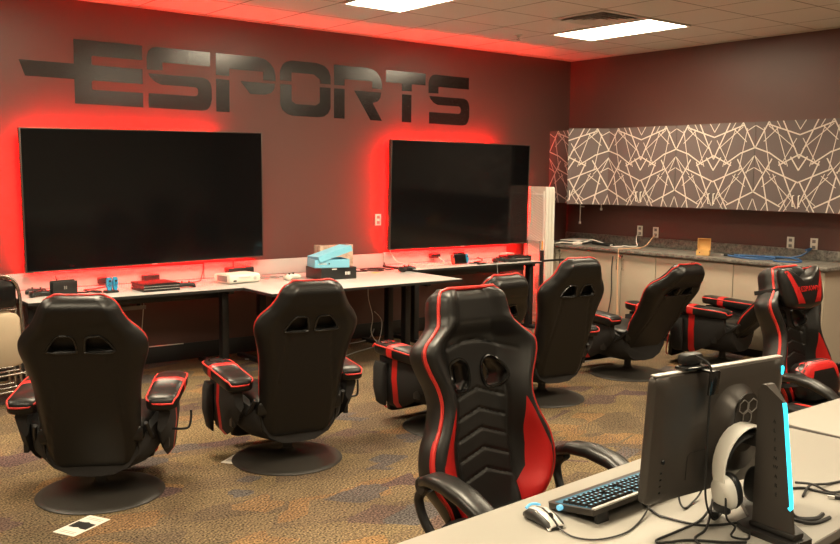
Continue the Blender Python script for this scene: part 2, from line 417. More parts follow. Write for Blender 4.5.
for sx in (-1, 1): f.box((sx*.275, 0, -.004), (.05, .60, .008), bev=.002)
for sy in (-1, 1): f.box((0, sy*.275, -.004), (.50, .05, .008), bev=.002)
f.build('frame', FRAMEW, t)
for w in (.245, .185, .125, .065):
    f = MB()
    for a in range(4):
        M = Matrix.Rotation(a*PI/2, 4, 'Z'); z = -.001
        V = [(-w, -w, z-.022), (w, -w, z-.022), (w-.045, -w+.045, z), (-w+.045, -w+.045, z)]
        f.add(V+[(x, y, zz+.002) for x, y, zz in V], [(0, 1, 2, 3), (7, 6, 5, 4), (0, 4, 5, 1), (1, 5, 6, 2), (2, 6, 7, 3), (3, 7, 4, 0)], 0, M)
    f.build('louvre', FRAMEW, t)
MB().box((0, 0, -.0008), (.50, .50, .001)).build('duct_opening', GREYP, t)
t = thing('sprinkler_head', 'small round sprinkler head on the ceiling above the right television', 'sprinkler', (-1.86, -1.02, H-.001))
MB().lathe([(.04, 0), (.04, -.006), (.02, -.012), (.012, -.03)], n=20).build('escutcheon', FRAMEW, t)
MB().lathe([(.006, -.03), (.006, -.045), (.022, -.047), (.022, -.05)], n=16).build('deflector', CHROME, t)

# ------------------------------------------------------------------ wall lettering
S_TOP = [(0, .62), (0, .83), (.03, .93), (.09, .985), (.15, 1), (.98, 1), (.98, .76), (.235, .76), (.235, .625)]
S_LOW = [(.02, .56), (.86, .56), (.94, .53), (.985, .46), (1, .38), (1, .19), (.97, .08), (.92, .02), (.84, 0), (.02, 0), (.02, .235), (.74, .235), (.775, .26), (.785, .31), (.775, .365), (.74, .39), (.22, .39), (.12, .43), (.05, .5)]
LET = {
 'E': (-5.889, .574, [[(0, .617), (-.745, .617), (-.667, .378), (0, .378), (0, 0), (1, 0), (1, .23), (.265, .23), (.245, .25), (.245, .36), (.265, .378), (1, .378), (1, .617), (.265, .617), (.245, .637), (.245, .745), (.265, .765), (1, .765), (1, 1), (0, 1)]]),
 'S': (-5.277, .598, [S_TOP, S_LOW]),
 'P': (-4.636, .606, [[(0, .625), (0, 1), (.7, 1), (.82, .975), (.91, .91), (.97, .82), (1, .7), (1, .60), (.785, .60), (.785, .75), (.215, .75), (.215, .625)],
                      [(.4, .555), (.99, .555), (.975, .46), (.92, .385), (.8, .345), (.56, .345)], [(0, .56), (.215, .56), (.215, 0), (0, 0)]]),
 'O': (-3.982, .563, [[(0, .625), (0, .80), (.05, .91), (.12, .97), (.22, 1), (.72, 1), (.87, .96), (.96, .88), (1, .78), (1, .625), (.78, .625), (.78, .70), (.66, .785), (.22, .785), (.22, .625)],
                      [(0, .56), (.22, .56), (.22, .27), (.30, .215), (.70, .215), (.78, .27), (.78, .56), (1, .56), (1, .18), (.95, .08), (.86, .02), (.76, 0), (.24, 0), (.13, .03), (.04, .1), (0, .2)]]),
 'R': (-3.379, .582, [[(0, .625), (0, 1), (.68, 1), (.82, .975), (.91, .91), (.97, .82), (1, .7), (1, .615), (.79, .615), (.79, .75), (.214, .75), (.214, .625)],
                      [(0, .56), (.214, .56), (.214, 0), (0, 0)], [(.41, .55), (.98, .55), (.965, .45), (.91, .375), (.80, .335), (1, 0), (.755, 0)]]),
 'T': (-2.748, .517, [[(0, 1), (1, 1), (1, .765), (.645, .765), (.645, .62), (.395, .62), (.395, .765), (0, .765)], [(.4, .55), (.64, .55), (.64, 0), (.4, 0)]]),
 'S2': (-2.189, .579, [S_TOP, S_LOW])}
sign = thing('wall_lettering', 'big glossy black ESPORTS lettering high on the red-lit wall', 'sign', (-4, 0, 2.243))
for k, (x0, w, polys) in LET.items():
    b = MB()
    for poly in polys: b.prism([(x0+4+u*w, v*.52) for u, v in poly], -.0012, -.0002, 'y')
    o = b.build('letter', VINYL, sign)
tag([c for c in sign.children][0], 'letter E with a long slanted bar out to its left')

# ------------------------------------------------------------------ televisions
def television(cx, cz, w, h, roll, tilt, label, led_right):
    t = thing('television', label, 'television', (cx, -.085, cz), 0, 'wall televisions')
    t.rotation_euler = (math.radians(tilt), math.radians(roll), 0)
    d = .05
    f = MB(); bz = .012
    for sx in (-1, 1): f.box((sx*(w/2-bz/2), -d/2, 0), (bz, d, h), bev=.003)
    for sz in (-1, 1): f.box((0, -d/2, sz*(h/2-bz/2)), (w-2*bz, d, bz), bev=.003)
    f.build('bezel', BEZEL, t)
    MB().box((0, -d+.012, 0), (w-2*bz+.002, .012, h-2*bz+.002)).build('screen', SCREEN, t)
    b = MB().box((0, -.008, 0), (w-.03, .016, h-.03), bev=.004).box((0, .01, -.1), (w*.6, .02, h*.5), bev=.008)
    b.build('back_cover', PLAS, t)
    MB().box((0, -d-.001, -h/2+.006), (.05, .002, .006)).build('logo_badge', SILV, t)
    s = MB()
    s.box((-.17, .026, h/2-.055), (w-.48, .010, .006))
    s.box((-.03, .034, -h/2+.030), (w-.22, .020, .030))
    s.box((-w/2+.045, .020, 0), (.010, .010, h-.12))
    if led_right: s.box((w/2-.010, .014, -.12), (.005, .008, .46))
    s.build('led_strip', REDLED, t)
    m = MB().box((0, .045, 0), (.6, .02, .4), bev=.003).box((-.25, .028, 0), (.04, .03, .5)).box((.25, .028, 0), (.04, .03, .5))
    m.build('wall_mount', STEELB, t)
television(-5.30, 1.470, 2.12, 1.155, -1.1, 1.4, 'large black wall television under the ESP letters, left one with red glow', False)
television(-1.785, 1.483, 1.985, 1.142, 0, 1.2, 'large black wall television at the right, under the RTS letters', True)

# ------------------------------------------------------------------ printed wall cabinets
DW, DZ0, DZ1 = .455, 1.385, 2.232
SEGS = [(0,.71,.30,1.0,1),(0,.71,.33,.65,1),(0,.62,.37,.40,0),(.28,.97,1,.84,1),(.62,1,1,.585,1),(.19,.93,.36,.45,0),(.28,.475,1,.32,1),
 (.56,.55,.98,.04,1),(0,.21,.63,.05,1),(0,.21,.40,.58,1),(0,.485,.2,.43,0),(0,.96,.2,.9,0),(.2,.78,.52,.93,0),(.47,.94,.76,.50,0),(.3,.95,.92,.69,0),
 (.32,.655,.72,.52,1),(.56,.51,1,.625,1),(.82,.60,1,.455,1),(.2,.27,.5,.39,0),(.44,.41,.78,.02,0),(.37,.38,.88,.12,0),(.97,.33,.62,0,1),
 (.2,.38,.36,0,1),(0,.13,.1,0,0),(.34,.12,.2,0,0),(.93,.80,.64,.54,0),(.48,1,.56,.93,0),(.88,1,1,.9,0),(.3,1,.42,.90,0),(.0,.62,.18,.42,0),(.84,.17,.6,.07,0),(.72,.0,.9,.14,0)]
def clip_poly(poly, w, h):
    for ax, lim, sg in ((0, 0, 1), (0, w, -1), (1, 0, 1), (1, h, -1)):
        out = []
        for i in range(len(poly)):
            a, b = poly[i-1], poly[i]; da, db = sg*(a[ax]-lim), sg*(b[ax]-lim)
            if (da >= 0) != (db >= 0):
                k = da/(da-db); out.append((a[0]+(b[0]-a[0])*k, a[1]+(b[1]-a[1])*k))
            if db >= 0: out.append(b)
        poly = out
        if not poly: return []
    return poly
def door_mesh(mirror):      # local: hinge edge at y=0, door reaches to y=+DW, outside face towards -x, z from 0
    w, h = DW-.003, DZ1-DZ0
    b = MB().box((-.009, w/2, h/2), (.018, w, h))
    for (x0, z0, x1, z1, th) in SEGS:
        a = Vector((x0*w, z0*h)); c = Vector((x1*w, z1*h)); d = (c-a).normalized(); n = Vector((-d.y, d.x))*(.0062 if th else .0038)
        a -= d*.003; c += d*.003
        q = clip_poly([tuple(a+n), tuple(c+n), tuple(c-n), tuple(a-n)], w, h)
        if len(q) < 3: continue
        if mirror: q = [(w-p[0], p[1]) for p in q]
        b.add([(-.0186, p[0], p[1]) for p in q], [tuple(range(len(q)))], 1)
    return b
def wall_cabinet(k, label, ajar=False):
    y1 = -.003-.91*k; y0 = y1-.907         # y0 is the end nearer the camera
    t = thing('wall_cabinet', label, 'cabinet', (-.312, 0, DZ0), 0, 'printed wall cabinets')
    hh = DZ1-DZ0; b = MB()
    for y in (y0+.008, y1-.008): b.box((.156, y, hh/2), (.31, .016, hh))
    for z in (.008, hh-.008): b.box((.156, (y0+y1)/2, z), (.31, .875, .016))
    b.box((.304, (y0+y1)/2, hh/2), (.012, .875, hh-.032)); b.box((.16, (y0+y1)/2, hh*.5), (.26, .875, .016))
    b.build('body', CABTAN, t)
    for side in (0, 1):     # 0: half nearer the camera, hinge at y0 ; 1: hinge at y1
        d = door_mesh(mirror=(side == 1)).build('door', [TAUPE, CREAM], t)
        d.location = (0, y0+.002 if side == 0 else (y0+y1)/2+.0015, 0)
        if ajar and side == 0:
            d.rotation_euler = (0, 0, math.radians(44)); d.location.x = -.004
            d['label'] = 'door standing ajar'
        hy = DW-.03 if side == 0 else .03
        MB().tube([(-.018, hy, .05), (-.040, hy, .05), (-.040, hy, .15), (-.018, hy, .15)], .0045, n=8).build('handle', CREAMP, d)
    return t
wall_cabinet(0, 'wall cabinet in the corner with one door standing ajar', True)
wall_cabinet(1, 'second wall cabinet from the corner, above the plugged-in white cords')
wall_cabinet(2, 'third wall cabinet from the corner, above the open cardboard box')
wall_cabinet(3, 'wall cabinet at the right edge of the photo')

# ------------------------------------------------------------------ base cabinets and counter
def base_cabinet(k, label):
    y1 = -.003-.91*k; y0 = y1-.907
    t = thing('base_cabinet', label, 'cabinet', (-.585, 0, 0), 0, 'tan base cabinets')
    b = MB().box((.285, (y0+y1)/2, .48), (.56, .905, .80)).box((.31, (y0+y1)/2, .04), (.50, .905, .08))
    b.build('body', CABTAN, t)
    MB().box((.055, (y0+y1)/2, .045), (.006, .905, .085)).build('toe_kick', EDGEB, t)
    for side in (0, 1):
        yc = y0+.2265 if side == 0 else y1-.2265
        d = MB().box((-.004, yc, .48), (.018, .449, .785), bev=.002).build('door', CABTAN, t)
        hy = yc+(.19 if side == 0 else -.19)
        MB().tube([(-.012, hy, .70), (-.04, hy, .70), (-.04, hy, .81), (-.012, hy, .81)], .005, n=8).build('handle', CHROME, d)
        MB().lathe([(.011, 0), (.011, .004), (.004, .005)], n=14, M=Matrix.Translation((-.013, hy+(.025 if side == 0 else -.025), .845)) @ Matrix.Rotation(-PI/2, 4, 'Y')).build('lock', CHROME, d)
    return t
base_cabinet(0, 'tan base cabinet in the corner behind the folded tables')
base_cabinet(1, 'tan base cabinet with cords hanging in front of its doors')
base_cabinet(2, 'tan base cabinet below the open cardboard box')
base_cabinet(3, 'tan base cabinet behind the chair with two pillows')
t = thing('countertop', 'long grey speckled countertop on the tan base cabinets', 'countertop', (0, 0, .885))
MB().box((-.32, -1.845, .018), (.635, 3.68, .034), bev=.006).build('worktop', GRAN, t)
MB().box((-.012, -1.845, .085), (.02, 3.68, .10), bev=.004).build('backsplash', GRAN, t)

# ------------------------------------------------------------------ wall outlets
def outlet(name, loc, rz, label, group, dark=False):
    t = thing(name, label, 'outlet', loc, rz, group)
    MB().box((0, -.004, 0), (.075, .006, .118), bev=.002).build('cover_plate', CREAMP if not dark else PLAS, t)
    b = MB()
    for z in (-.028, .028): b.box((0, -.0075, z), (.034, .003, .03), bev=.001)
    b.build('receptacle', GREYP if not dark else INK, t)
for y, z, lb in ((-1.13, 1.09, 'wall outlet with a white cord plugged in, nearest the corner'), (-1.35, 1.085, 'wall outlet with a thin pale cord, second from the corner'),
                 (-2.96, 1.07, 'empty pale wall outlet above the blue cables'), (-3.20, 1.07, 'metal-faced wall outlet with a blue cable, rightmost')):
    outlet('wall_outlet', (0, y, z), -PI/2, lb, 'outlets above the counter')
outlet('wall_outlet', (-2.84, 0, 1.225), 0, 'wall outlet on the red-lit wall between the televisions', 'outlets on the red wall')

# ------------------------------------------------------------------ gaming recliner
def tube_obj(name, pts, r, material, parent=None, smooth=6, n=8, closed=False):
    return MB().tube(pts, r, 0, n, closed, None, smooth).build(name, material, parent)

def backrest(root, name, L, wtab, piv, piv_s, theta, mats, groove, rear_groove, holes, bol, tfun, head, uvmap=False, pipe_r=.006, pipe_from=.08, blind=False, res=(92, 72, 44)):
    th = math.radians(theta)
    dirv = Vector((0, -math.sin(th), math.cos(th))); nrm = Vector((0, math.cos(th), math.sin(th)))
    O = Vector(piv)-dirv*piv_s
    def P(x, y, s): return O+Vector((x, 0, 0))+nrm*y+dirv*s
    W = lambda s: smooth_tab(wtab, s)
    def endk(s):
        k = 1.
        if s > L-.05: k = min(k, math.sqrt(max(0, 1-((s-(L-.05))/.05)**2))*.75+.25)
        if s < .05: k = min(k, math.sqrt(max(0, 1-((.05-s)/.05)**2))*.6+.4)
        return k
    def yfront(f, s):
        a = abs(f); y = bol(s)*sst(.40, .86, a)
        if a > .86: y -= .03*((a-.86)/.14)**2
        return y+head(f, s)
    def yrear(f, s):
        a = abs(f); y = -tfun(s)
        if a > .72: y += .055*((a-.72)/.28)**2
        return y
    NS, NF, NR = res
    loops = []; uvs = []
    for i in range(NS+1):
        s = L*i/NS; w = W(s); k = endk(s); lp = []; uv = []
        ym = (bol(s)-tfun(s))*.5
        for j in range(NF+1):
            f = -1+2*j/NF; x = f*w; y = yfront(f, s)-groove(x, s)
            lp.append(P(x, ym+(y-ym)*k, s)); uv.append((x+.5, s))
        ye, yr = yfront(1, s), yrear(1, s)
        for q in (.25, .5, .75):
            y = ye+(yr-ye)*q; lp.append(P(w+.010*math.sin(PI*q), ym+(y-ym)*k, s)); uv.append((.5, 0))
        for j in range(NR+1):
            f = 1-2*j/NR; x = f*w; y = yrear(f, s)+rear_groove(x, s)
            lp.append(P(x, ym+(y-ym)*k, s)); uv.append((.5, 0))
        for q in (.75, .5, .25):
            y = ye+(yr-ye)*q; lp.append(P(-w-.010*math.sin(PI*q), ym+(y-ym)*k, s)); uv.append((.5, 0))
        loops.append(lp); uvs += uv
    b = MB().loft(loops); ob = b.build(name, mats, root, angle=60)
    if uvmap:
        me = ob.data; ul = me.uv_layers.new(name='UVMap')
        for lpz in me.loops: ul.data[lpz.index].uv = uvs[lpz.vertex_index]
    cutters = []
    for sg in (-1, 1):
        c = MB(); pts = [(sg*x, s) for x, s in holes]
        V = [P(x, -.004 if blind else .3, s) for x, s in pts]+[P(x, -.3, s) for x, s in pts]; n = len(pts)
        c.add(V, [tuple(range(n)), tuple(range(2*n-1, n-1, -1))]+[(i, i+n, (i+1) % n+n, (i+1) % n) for i in range(n)])
        cutters.append(c.build('cutter', GLOSSB))
    for c in cutters: c.matrix_world = root.matrix_world.copy()
    mw = root.matrix_world.copy()
    par = ob.parent; ob.parent = None; ob.matrix_world = Matrix(); 
    for c in cutters: c.matrix_world = Matrix()
    cut(ob, cutters); ob.parent = par; ob.matrix_basis = Matrix()
    for sg in (-1, 1):      # plastic rims round the two holes, front and rear
        tr = MB()
        cx = sum(p[0] for p in holes)/len(holes); cs = sum(p[1] for p in holes)/len(holes)
        ring = catmull([(sg*x, s, 0) for x, s in holes], 3, True)
        for kind in (0, 1):
            pts = []
            for p in ring:
                w = W(p.y); f = max(-1, min(1, p.x/w))
                y = (yfront(f, p.y)-groove(p.x, p.y)+.001) if kind == 0 else (yrear(f, p.y)-.001)
                pts.append(P(p.x, y, p.y))
            tr.tube(pts, .0065, n=7, closed=True)
        # dark cloth web deep inside the hole
        tr.build('vent_rim', GLOSSB, ob)
    pts = []
    ss = [pipe_from+(L-.012-pipe_from)*i/44 for i in range(45)]
    for s in ss: pts.append(P(-W(s)*.985-.003, (lambda ym: ym+(yfront(1, s)+.004-ym)*endk(s))((bol(s)-tfun(s))*.5), s))
    s = L-.004; w = W(L-.012)*.985
    for j in range(1, 12):
        f = -1+2*j/12; pts.append(P(f*w, (lambda ym: ym+(yfront(f, s)+.012*(1-abs(f))-ym)*endk(s))((bol(s)-tfun(s))*.5)+.004, L-.004))
    for s in reversed(ss): pts.append(P(W(s)*.985+.003, (lambda ym: ym+(yfront(1, s)+.004-ym)*endk(s))((bol(s)-tfun(s))*.5), s))
    MB().tube(pts, pipe_r, n=7).build('piping', PIPE, ob)
    return ob, P, W, yfront, yrear

REC_W = [(0, .200), (.04, .230), (.12, .243), (.35, .256), (.50, .270), (.61, .295), (.68, .314), (.735, .312), (.79, .282), (.84, .240), (.90, .205), (.95, .182), (.985, .150), (1.0, .105)]
HOLE_R = [(.020, .725), (.034, .792), (.08, .802), (.112, .795), (.166, .722), (.152, .706), (.03, .704)]
def recliner(label, loc, face, recline, foot=8, group='gaming recliners'):
    rz = -math.radians(face)
    t = thing('gaming_recliner', label, 'chair', (loc[0], loc[1], 0), rz, group)
    t.scale = (.93, .93, .93)
    MB().lathe([(.342, 0), (.350, .006), (.342, .014), (.315, .020), (.17, .042), (.06, .058), (.04, .07), (.036, .08)], n=56).build('base', BASEM, t)
    MB().lathe([(.032, .075), (.030, .22), (.05, .225), (.05, .25)], n=24).build('column', STEELB, t)
    # sling-shaped shell under the seat
    loops = []
    for Y, k in ((-.21, .70), (-.19, .76), (-.08, .96), (.1, 1), (.28, .97), (.33, .9)):
        lp = []
        zb = .160 if Y < .2 else .17
        prof = [(-.375, .50), (-.37, .40), (-.34, .28), (-.27, .205), (-.15, zb), (0, zb-.008), (.15, zb), (.27, .205), (.34, .28), (.37, .40), (.375, .50),
                (.32, .50), (.315, .41), (.29, .345), (.22, .31), (0, .29), (-.22, .31), (-.29, .345), (-.315, .41), (-.32, .50)]
        for x, z in prof: lp.append((x*k, Y, .31+(z-.31)*(.75+.25*k)*(1 if z < .31 else sst(-.42, .05, Y))))
        loops.append(lp)
    MB().loft(loops).build('seat_shell', FABB, t, angle=50)
    # seat cushion
    loops = []
    for Y, a, b_ in ((-.25, .22, .03), (-.23, .27, .055), (-.1, .295, .07), (.15, .295, .075), (.29, .29, .07), (.345, .275, .05), (.36, .25, .025)):
        loops.append([(x, Y, z) for x, z in sellipse(0, .40, a, b_, 4.5, 36)])
    MB().loft(loops).build('seat', LEATHR, t, angle=50)
    for sg in (-1, 1):
        # side panel with its red stripe
        P = MB(); st = [-.16, -.10, .02, .125, .184, .27, .33]; top = .52
        bot = [.38, .30, .22, .17, .155, .16, .20]
        loops = []
        for Y, zb in zip(st, bot):
            loops.append([(sg*.335, Y, zb+.03), (sg*.345, Y, top), (sg*.398, Y, top), (sg*.405, Y, (top+zb)/2+.04), (sg*.385, Y, zb+.04), (sg*.352, Y, zb)])
        P.loft(loops, [0, 0, 0, 1, 0, 0]); P.build('side_panel', [FABB, REDL], t, angle=45)
        # padded arm with red band
        loops = []; ms = []
        stt = [(-.205, .35, .3), (-.200, .7, .62), (-.185, .92, .85), (-.15, 1.03, 1), (-.05, 1.05, 1), (.125, 1.08, 1), (.127, 1.10, 1.05), (.182, 1.13, 1.05), (.184, 1.11, 1), (.26, 1.14, .97), (.31, 1.08, .93), (.345, .85, .85), (.362, .55, .6), (.366, .3, .3)]
        arm = t
        for k, (Y, kx, kz) in enumerate(stt):
            zc = .552+.03*((Y+.15)/.5)
            loops.append([(x, Y, z) for x, z in sellipse(sg*(.362+.012*(Y)), zc, .083*kx, .046*kz, 3.6, 28)])
            if k: ms.append(1 if .126 < Y < .1845 else 0)
        ob = MB().loft(loops, ms).build('armrest', [LEATHR, REDL], t, angle=50)
        pp = []
        for e in (1, -1):
            seq = stt[2:-2] if e == 1 else list(reversed(stt[2:-2]))
            for Y, kx, kz in seq: pp.append((sg*(.362+.012*Y)+e*sg*.083*kx*.97, Y, .552+.03*((Y+.15)/.5)+.046*kz*.62))
            if e == 1: pp += [(sg*.388+sg*.05, .362, .585), (sg*.382, .372, .583), (sg*.388-sg*.05, .362, .585)]
            else: pp += [(sg*.372-sg*.05, -.201, .553), (sg*.372, -.208, .552), (sg*.372+sg*.05, -.201, .553)]
        MB().tube(pp, .0055, n=7, closed=True).build('piping', PIPE, ob)
        if sg == -1:
            c = MB().lathe([(.052, .012), (.056, .016), (.052, .020), (.044, .019), (.041, .004)], n=28, M=Matrix.Translation((sg*.370, .280, .605)))
            c.build('cup_holder', GLOSSB, ob)
        MB().box((sg*.372, -.06, .40), (.03, .05, .26), bev=.006).build('arm_bracket', STEELB, t)
    # footrest
    fa = math.radians(foot); fr = MB(); loops = []
    Mf = Matrix.Translation((0, .375, .375)) @ Matrix.Rotation(fa, 4, 'X')
    for z, a, d in ((-.32, .20, .015), (-.305, .235, .03), (-.2, .255, .036), (-.05, .262, .04), (.03, .26, .036), (.05, .24, .02)):
        loops.append([(x, y, z) for x, y in sellipse(0, .02, a, d, 4, 32)])
    ob = fr.loft(loops, M=Mf).build('footrest', LEATHR, t, angle=50)
    ring = [Mf @ Vector((x, .055, z)) for x, z in sellipse(0, -.135, .257, .18, 7, 44)]
    MB().tube(ring, .0055, n=7, closed=True).build('piping', PIPE, ob)
    # cloth pouch on the left side
    loops = []
    for z, dx, y0, y1 in ((.17, .01, .24, .31), (.19, .03, .23, .33), (.30, .05, .225, .345), (.44, .045, .225, .35), (.48, .03, .225, .35)):
        loops.append([(-.405-dx*.5+x, (y0+y1)/2+y, z) for x, y in sellipse(0, 0, dx*.6, (y1-y0)/2, 3.5, 24)])
    MB().loft(loops).build('side_pouch', FABB, t, angle=50)
    tube_obj('recline_lever', [(.38, .0, .36), (.46, -.01, .36), (.49, .0, .37), (.50, .015, .42), (.50, .02, .46)], .007, STEELB, t, 4)
    # tilting frame below the back
    th = math.radians(recline)
    MB().box((0, -.02, .262), (.22, .22, .03), bev=.006).build('tilt_mechanism', STEELB, t)
    for sg in (-1, 1):
        tube_obj('back_bracket', [(sg*.30, -.02, .33), (sg*.305, -.14, .36), (sg*.285, -.20-.10*math.sin(th), .46)], .012, STEELB, t, 4)
    def groove(x, s):
        g = 0.
        for sc in (.33, .43, .53, .63):
            d = s-(sc-.35*abs(x))
            if abs(x) < .17: g += .006*math.exp(-(d/.006)**2)
        return g
    def rgroove(x, s):
        b_ = .205-.065*sst(.1, .71, s); 
        return .008*math.exp(-((abs(x)-b_)/.006)**2) if .04 < s < .71 else 0.
    bol = lambda s: .075*sst(.05, .35, s)*(1-.55*sst(.75, .9, s))
    tf = lambda s: .055+.030*sst(.76, .90, s)-.012*sst(.95, 1.0, s)+.008*math.exp(-((s-.35)/.2)**2)
    hd = lambda f, s: .035*sst(.79, .89, s)*(1-sst(.6, 1, abs(f))*.8)
    ob, P, W, yf, yr = backrest(t, 'backrest', 1.0, REC_W, (0, -.215, .40), .18, recline, [LEATHR], groove, rgroove, HOLE_R, bol, tf, hd, pipe_from=.24, blind=True)
    return t
recliner('black recliner nearest the left edge, its back to the camera, lever on its right', (-6.75, -3.04), 29, 17)
recliner('black recliner turned to the left in front of the middle table, second from the left', (-5.67, -3.10), 9, 16)
recliner('leaned-back recliner half hidden behind the front desk chair, footrest to the left', (-4.435, -3.13), -2, 24)
recliner('black recliner with its back to the camera, standing left of the most reclined one', (-3.355, -2.917), 7, 16)
recliner('most reclined black recliner, leaning to the right by the tan cabinets', (-2.13, -2.74), 5, 35)
recliner('recliner seen from its side, both red-banded arms showing, behind the pillowed chair', (-1.111, -2.989), -12, 43)

# ------------------------------------------------------------------ office gaming chair
OFF_W = [(0, .15), (.08, .175), (.16, .218), (.23, .262), (.30, .275), (.37, .262), (.44, .226), (.51, .206), (.57, .214), (.63, .240), (.68, .255), (.715, .246), (.75, .204), (.785, .168), (.85, .153), (.89, .140), (.915, .108)]
HOLE_O = [(.030, .582), (.034, .640), (.066, .662), (.108, .645), (.130, .598), (.110, .557), (.055, .549)]
def office_chair(label, loc, face, drop=0.):
    t = thing('gaming_desk_chair', label, 'chair', (loc[0], loc[1], 0), -math.radians(face), 'gaming desk chairs')
    b = MB()
    for k in range(5):
        a = 2*PI*k/5+.3; ca, sa = math.cos(a), math.sin(a)
        M = Matrix.Rotation(a, 4, 'Z')
        loops = [[(r, y, z) for y, z in sellipse(0, zc, w, h, 4, 12)] for r, zc, w, h in ((.02, .10, .04, .03), (.10, .10, .035, .026), (.30, .080, .025, .018), (.33, .078, .02, .014))]
        b.loft(loops, M=M)
    b.lathe([(.055, .07), (.055, .13), (.035, .14)], n=24)
    b.build('star_base', PLAS, t)
    for k in range(5):
        a = 2*PI*k/5+.3; M = Matrix.Rotation(a, 4, 'Z') @ Matrix.Translation((.315, 0, .03))
        c = MB()
        for y in (-.016, .016): c.lathe([(.006, -.009), (.028, -.009), (.030, -.004), (.030, .004), (.028, .009), (.006, .009)], n=18, M=M @ Matrix.Translation((0, y, 0)) @ Matrix.Rotation(PI/2, 4, 'X'))
        c.tube([(0, 0, .0), (0, 0, .05)], .008, M=M)
        c.build('caster', PLAS, t)
    MB().lathe([(.032, .13), (.032, .24), (.022, .245), (.022, .40)], n=20).build('gas_lift', STEELB, t)
    MB().box((0, 0, .41), (.24, .30, .035), bev=.008).build('tilt_plate', STEELB, t)
    loops = []; ms = []
    for Y, a, h, e in ((-.25, .20, .03, 4), (-.22, .25, .055, 4), (0, .265, .06, 4), (.2, .26, .058, 4), (.26, .24, .045, 4), (.285, .2, .02, 4)):
        loops.append([(x, Y, z) for x, z in sellipse(0, .485, a, h, e, 40)])
    ob = MB().loft(loops).build('seat', LEATHER, t, angle=50)
    for sg in (-1, 1):
        red = MB()
        loops = [[(sg*(.215+.0)+x, Y, z) for x, z in sellipse(0, .488, .065*k, .068*k, 3, 20)] for Y, k in ((-.2, .6), (-.17, 1), (.15, 1), (.24, .9), (.265, .5))]
        red.loft(loops); bo = red.build('side_bolster', LEATHER, ob)
        MB().tube([(sg*.235, -.19, .535), (sg*.238, -.1, .555), (sg*.238, .1, .555), (sg*.236, .22, .545), (sg*.225, .268, .50)], .006, smooth=4, n=7).build('piping', PIPE, bo)
    def groove(x, s):
        g = 0.
        for sc in (.555, .482, .412, .342, .268):
            d = s-(sc-.34*abs(x))
            if abs(x) < .116: g += .007*math.exp(-(d/.0045)**2)*(1-sst(.104, .116, abs(x)))
        if .10 < s < .55: g += .006*math.exp(-((abs(x)-.118)/.0045)**2)
        if abs(x) < .17: g += .006*math.exp(-((s-.725+.05*(abs(x)/.17)**2)/.005)**2)
        return g
    rg = lambda x, s: 0.
    bol = lambda s: .085*sst(.0, .2, s)*(1-.45*sst(.70, .82, s))
    tf = lambda s: .085+.006*sst(.72, .86, s)-.012*sst(.86, .92, s)
    hd = lambda f, s: .042*sst(.72, .80, s)*(1-sst(.6, 1, abs(f))*.6)
    ob, P, W, yf, yr = backrest(t, 'backrest', .915, OFF_W, (0, -.235, .48), .08, 13, [INSERT], groove, rg, HOLE_O, bol, tf, hd, True, .0065, .03, False, (150, 120, 44))
    for sg in (-1, 1):
        loops = []
        for x, Y, z, a, h in ((.31, -.235, .675, .012, .01), (.312, -.22, .69, .032, .02), (.318, -.165, .712, .042, .024), (.325, -.08, .718, .045, .026), (.328, .02, .705, .045, .026), (.325, .10, .675, .043, .025), (.318, .165, .63, .036, .02), (.313, .185, .605, .012, .01)):
            loops.append([(sg*x+u, Y, z+v) for u, v in sellipse(0, 0, a, h, 2.6, 20)])
        arm = MB().loft(loops).build('armrest', LEATHER, t, angle=60)
        br = MB().tube([(sg*.315, -.20, .675), (sg*.318, -.25, .62), (sg*.305, -.20, .52), (sg*.26, -.08, .44), (sg*.2, -.02, .42)], .017, smooth=6, n=10)
        br.tube([(sg*.316, .16, .615), (sg*.315, .13, .55), (sg*.29, .06, .46), (sg*.2, .03, .42)], .015, smooth=6, n=10)
        br.lathe([(.026, -.016), (.03, -.012), (.03, .012), (.026, .016)], n=18, M=Matrix.Translation((sg*.318, -.225, .675)) @ Matrix.Rotation(PI/2, 4, 'Y'))
        br.build('bracket', PLAS, arm)
    for ch in t.children:       # seat height set lower on the gas lift
        if ch.name.split('.')[0] in ('tilt_plate', 'seat', 'backrest', 'armrest'): ch.location.z -= drop
        if ch.name.startswith('gas_lift'): ch.scale.z = (.40-drop)/.40
    return t, P, W
office_chair('black and red gaming chair facing the front desk, large in the middle foreground', (-6.163, -5.664), 182, .018)
oc2, P8, W8 = office_chair('black and red gaming chair with two strapped-on pillows, at the right edge', (-3.30, -5.214), 182, .13)
M8 = Matrix.Translation(oc2.location) @ Matrix.Rotation(oc2.rotation_euler.z, 4, 'Z')
th = math.radians(13)
def pillow_frame(s, y):
    o = M8 @ (P8(0, y, s)-Vector((0, 0, .13)))
    return Matrix.Translation(o) @ Matrix.Rotation(oc2.rotation_euler.z, 4, 'Z') @ Matrix.Rotation(th, 4, 'X')   # local x across, y forward, z up the back
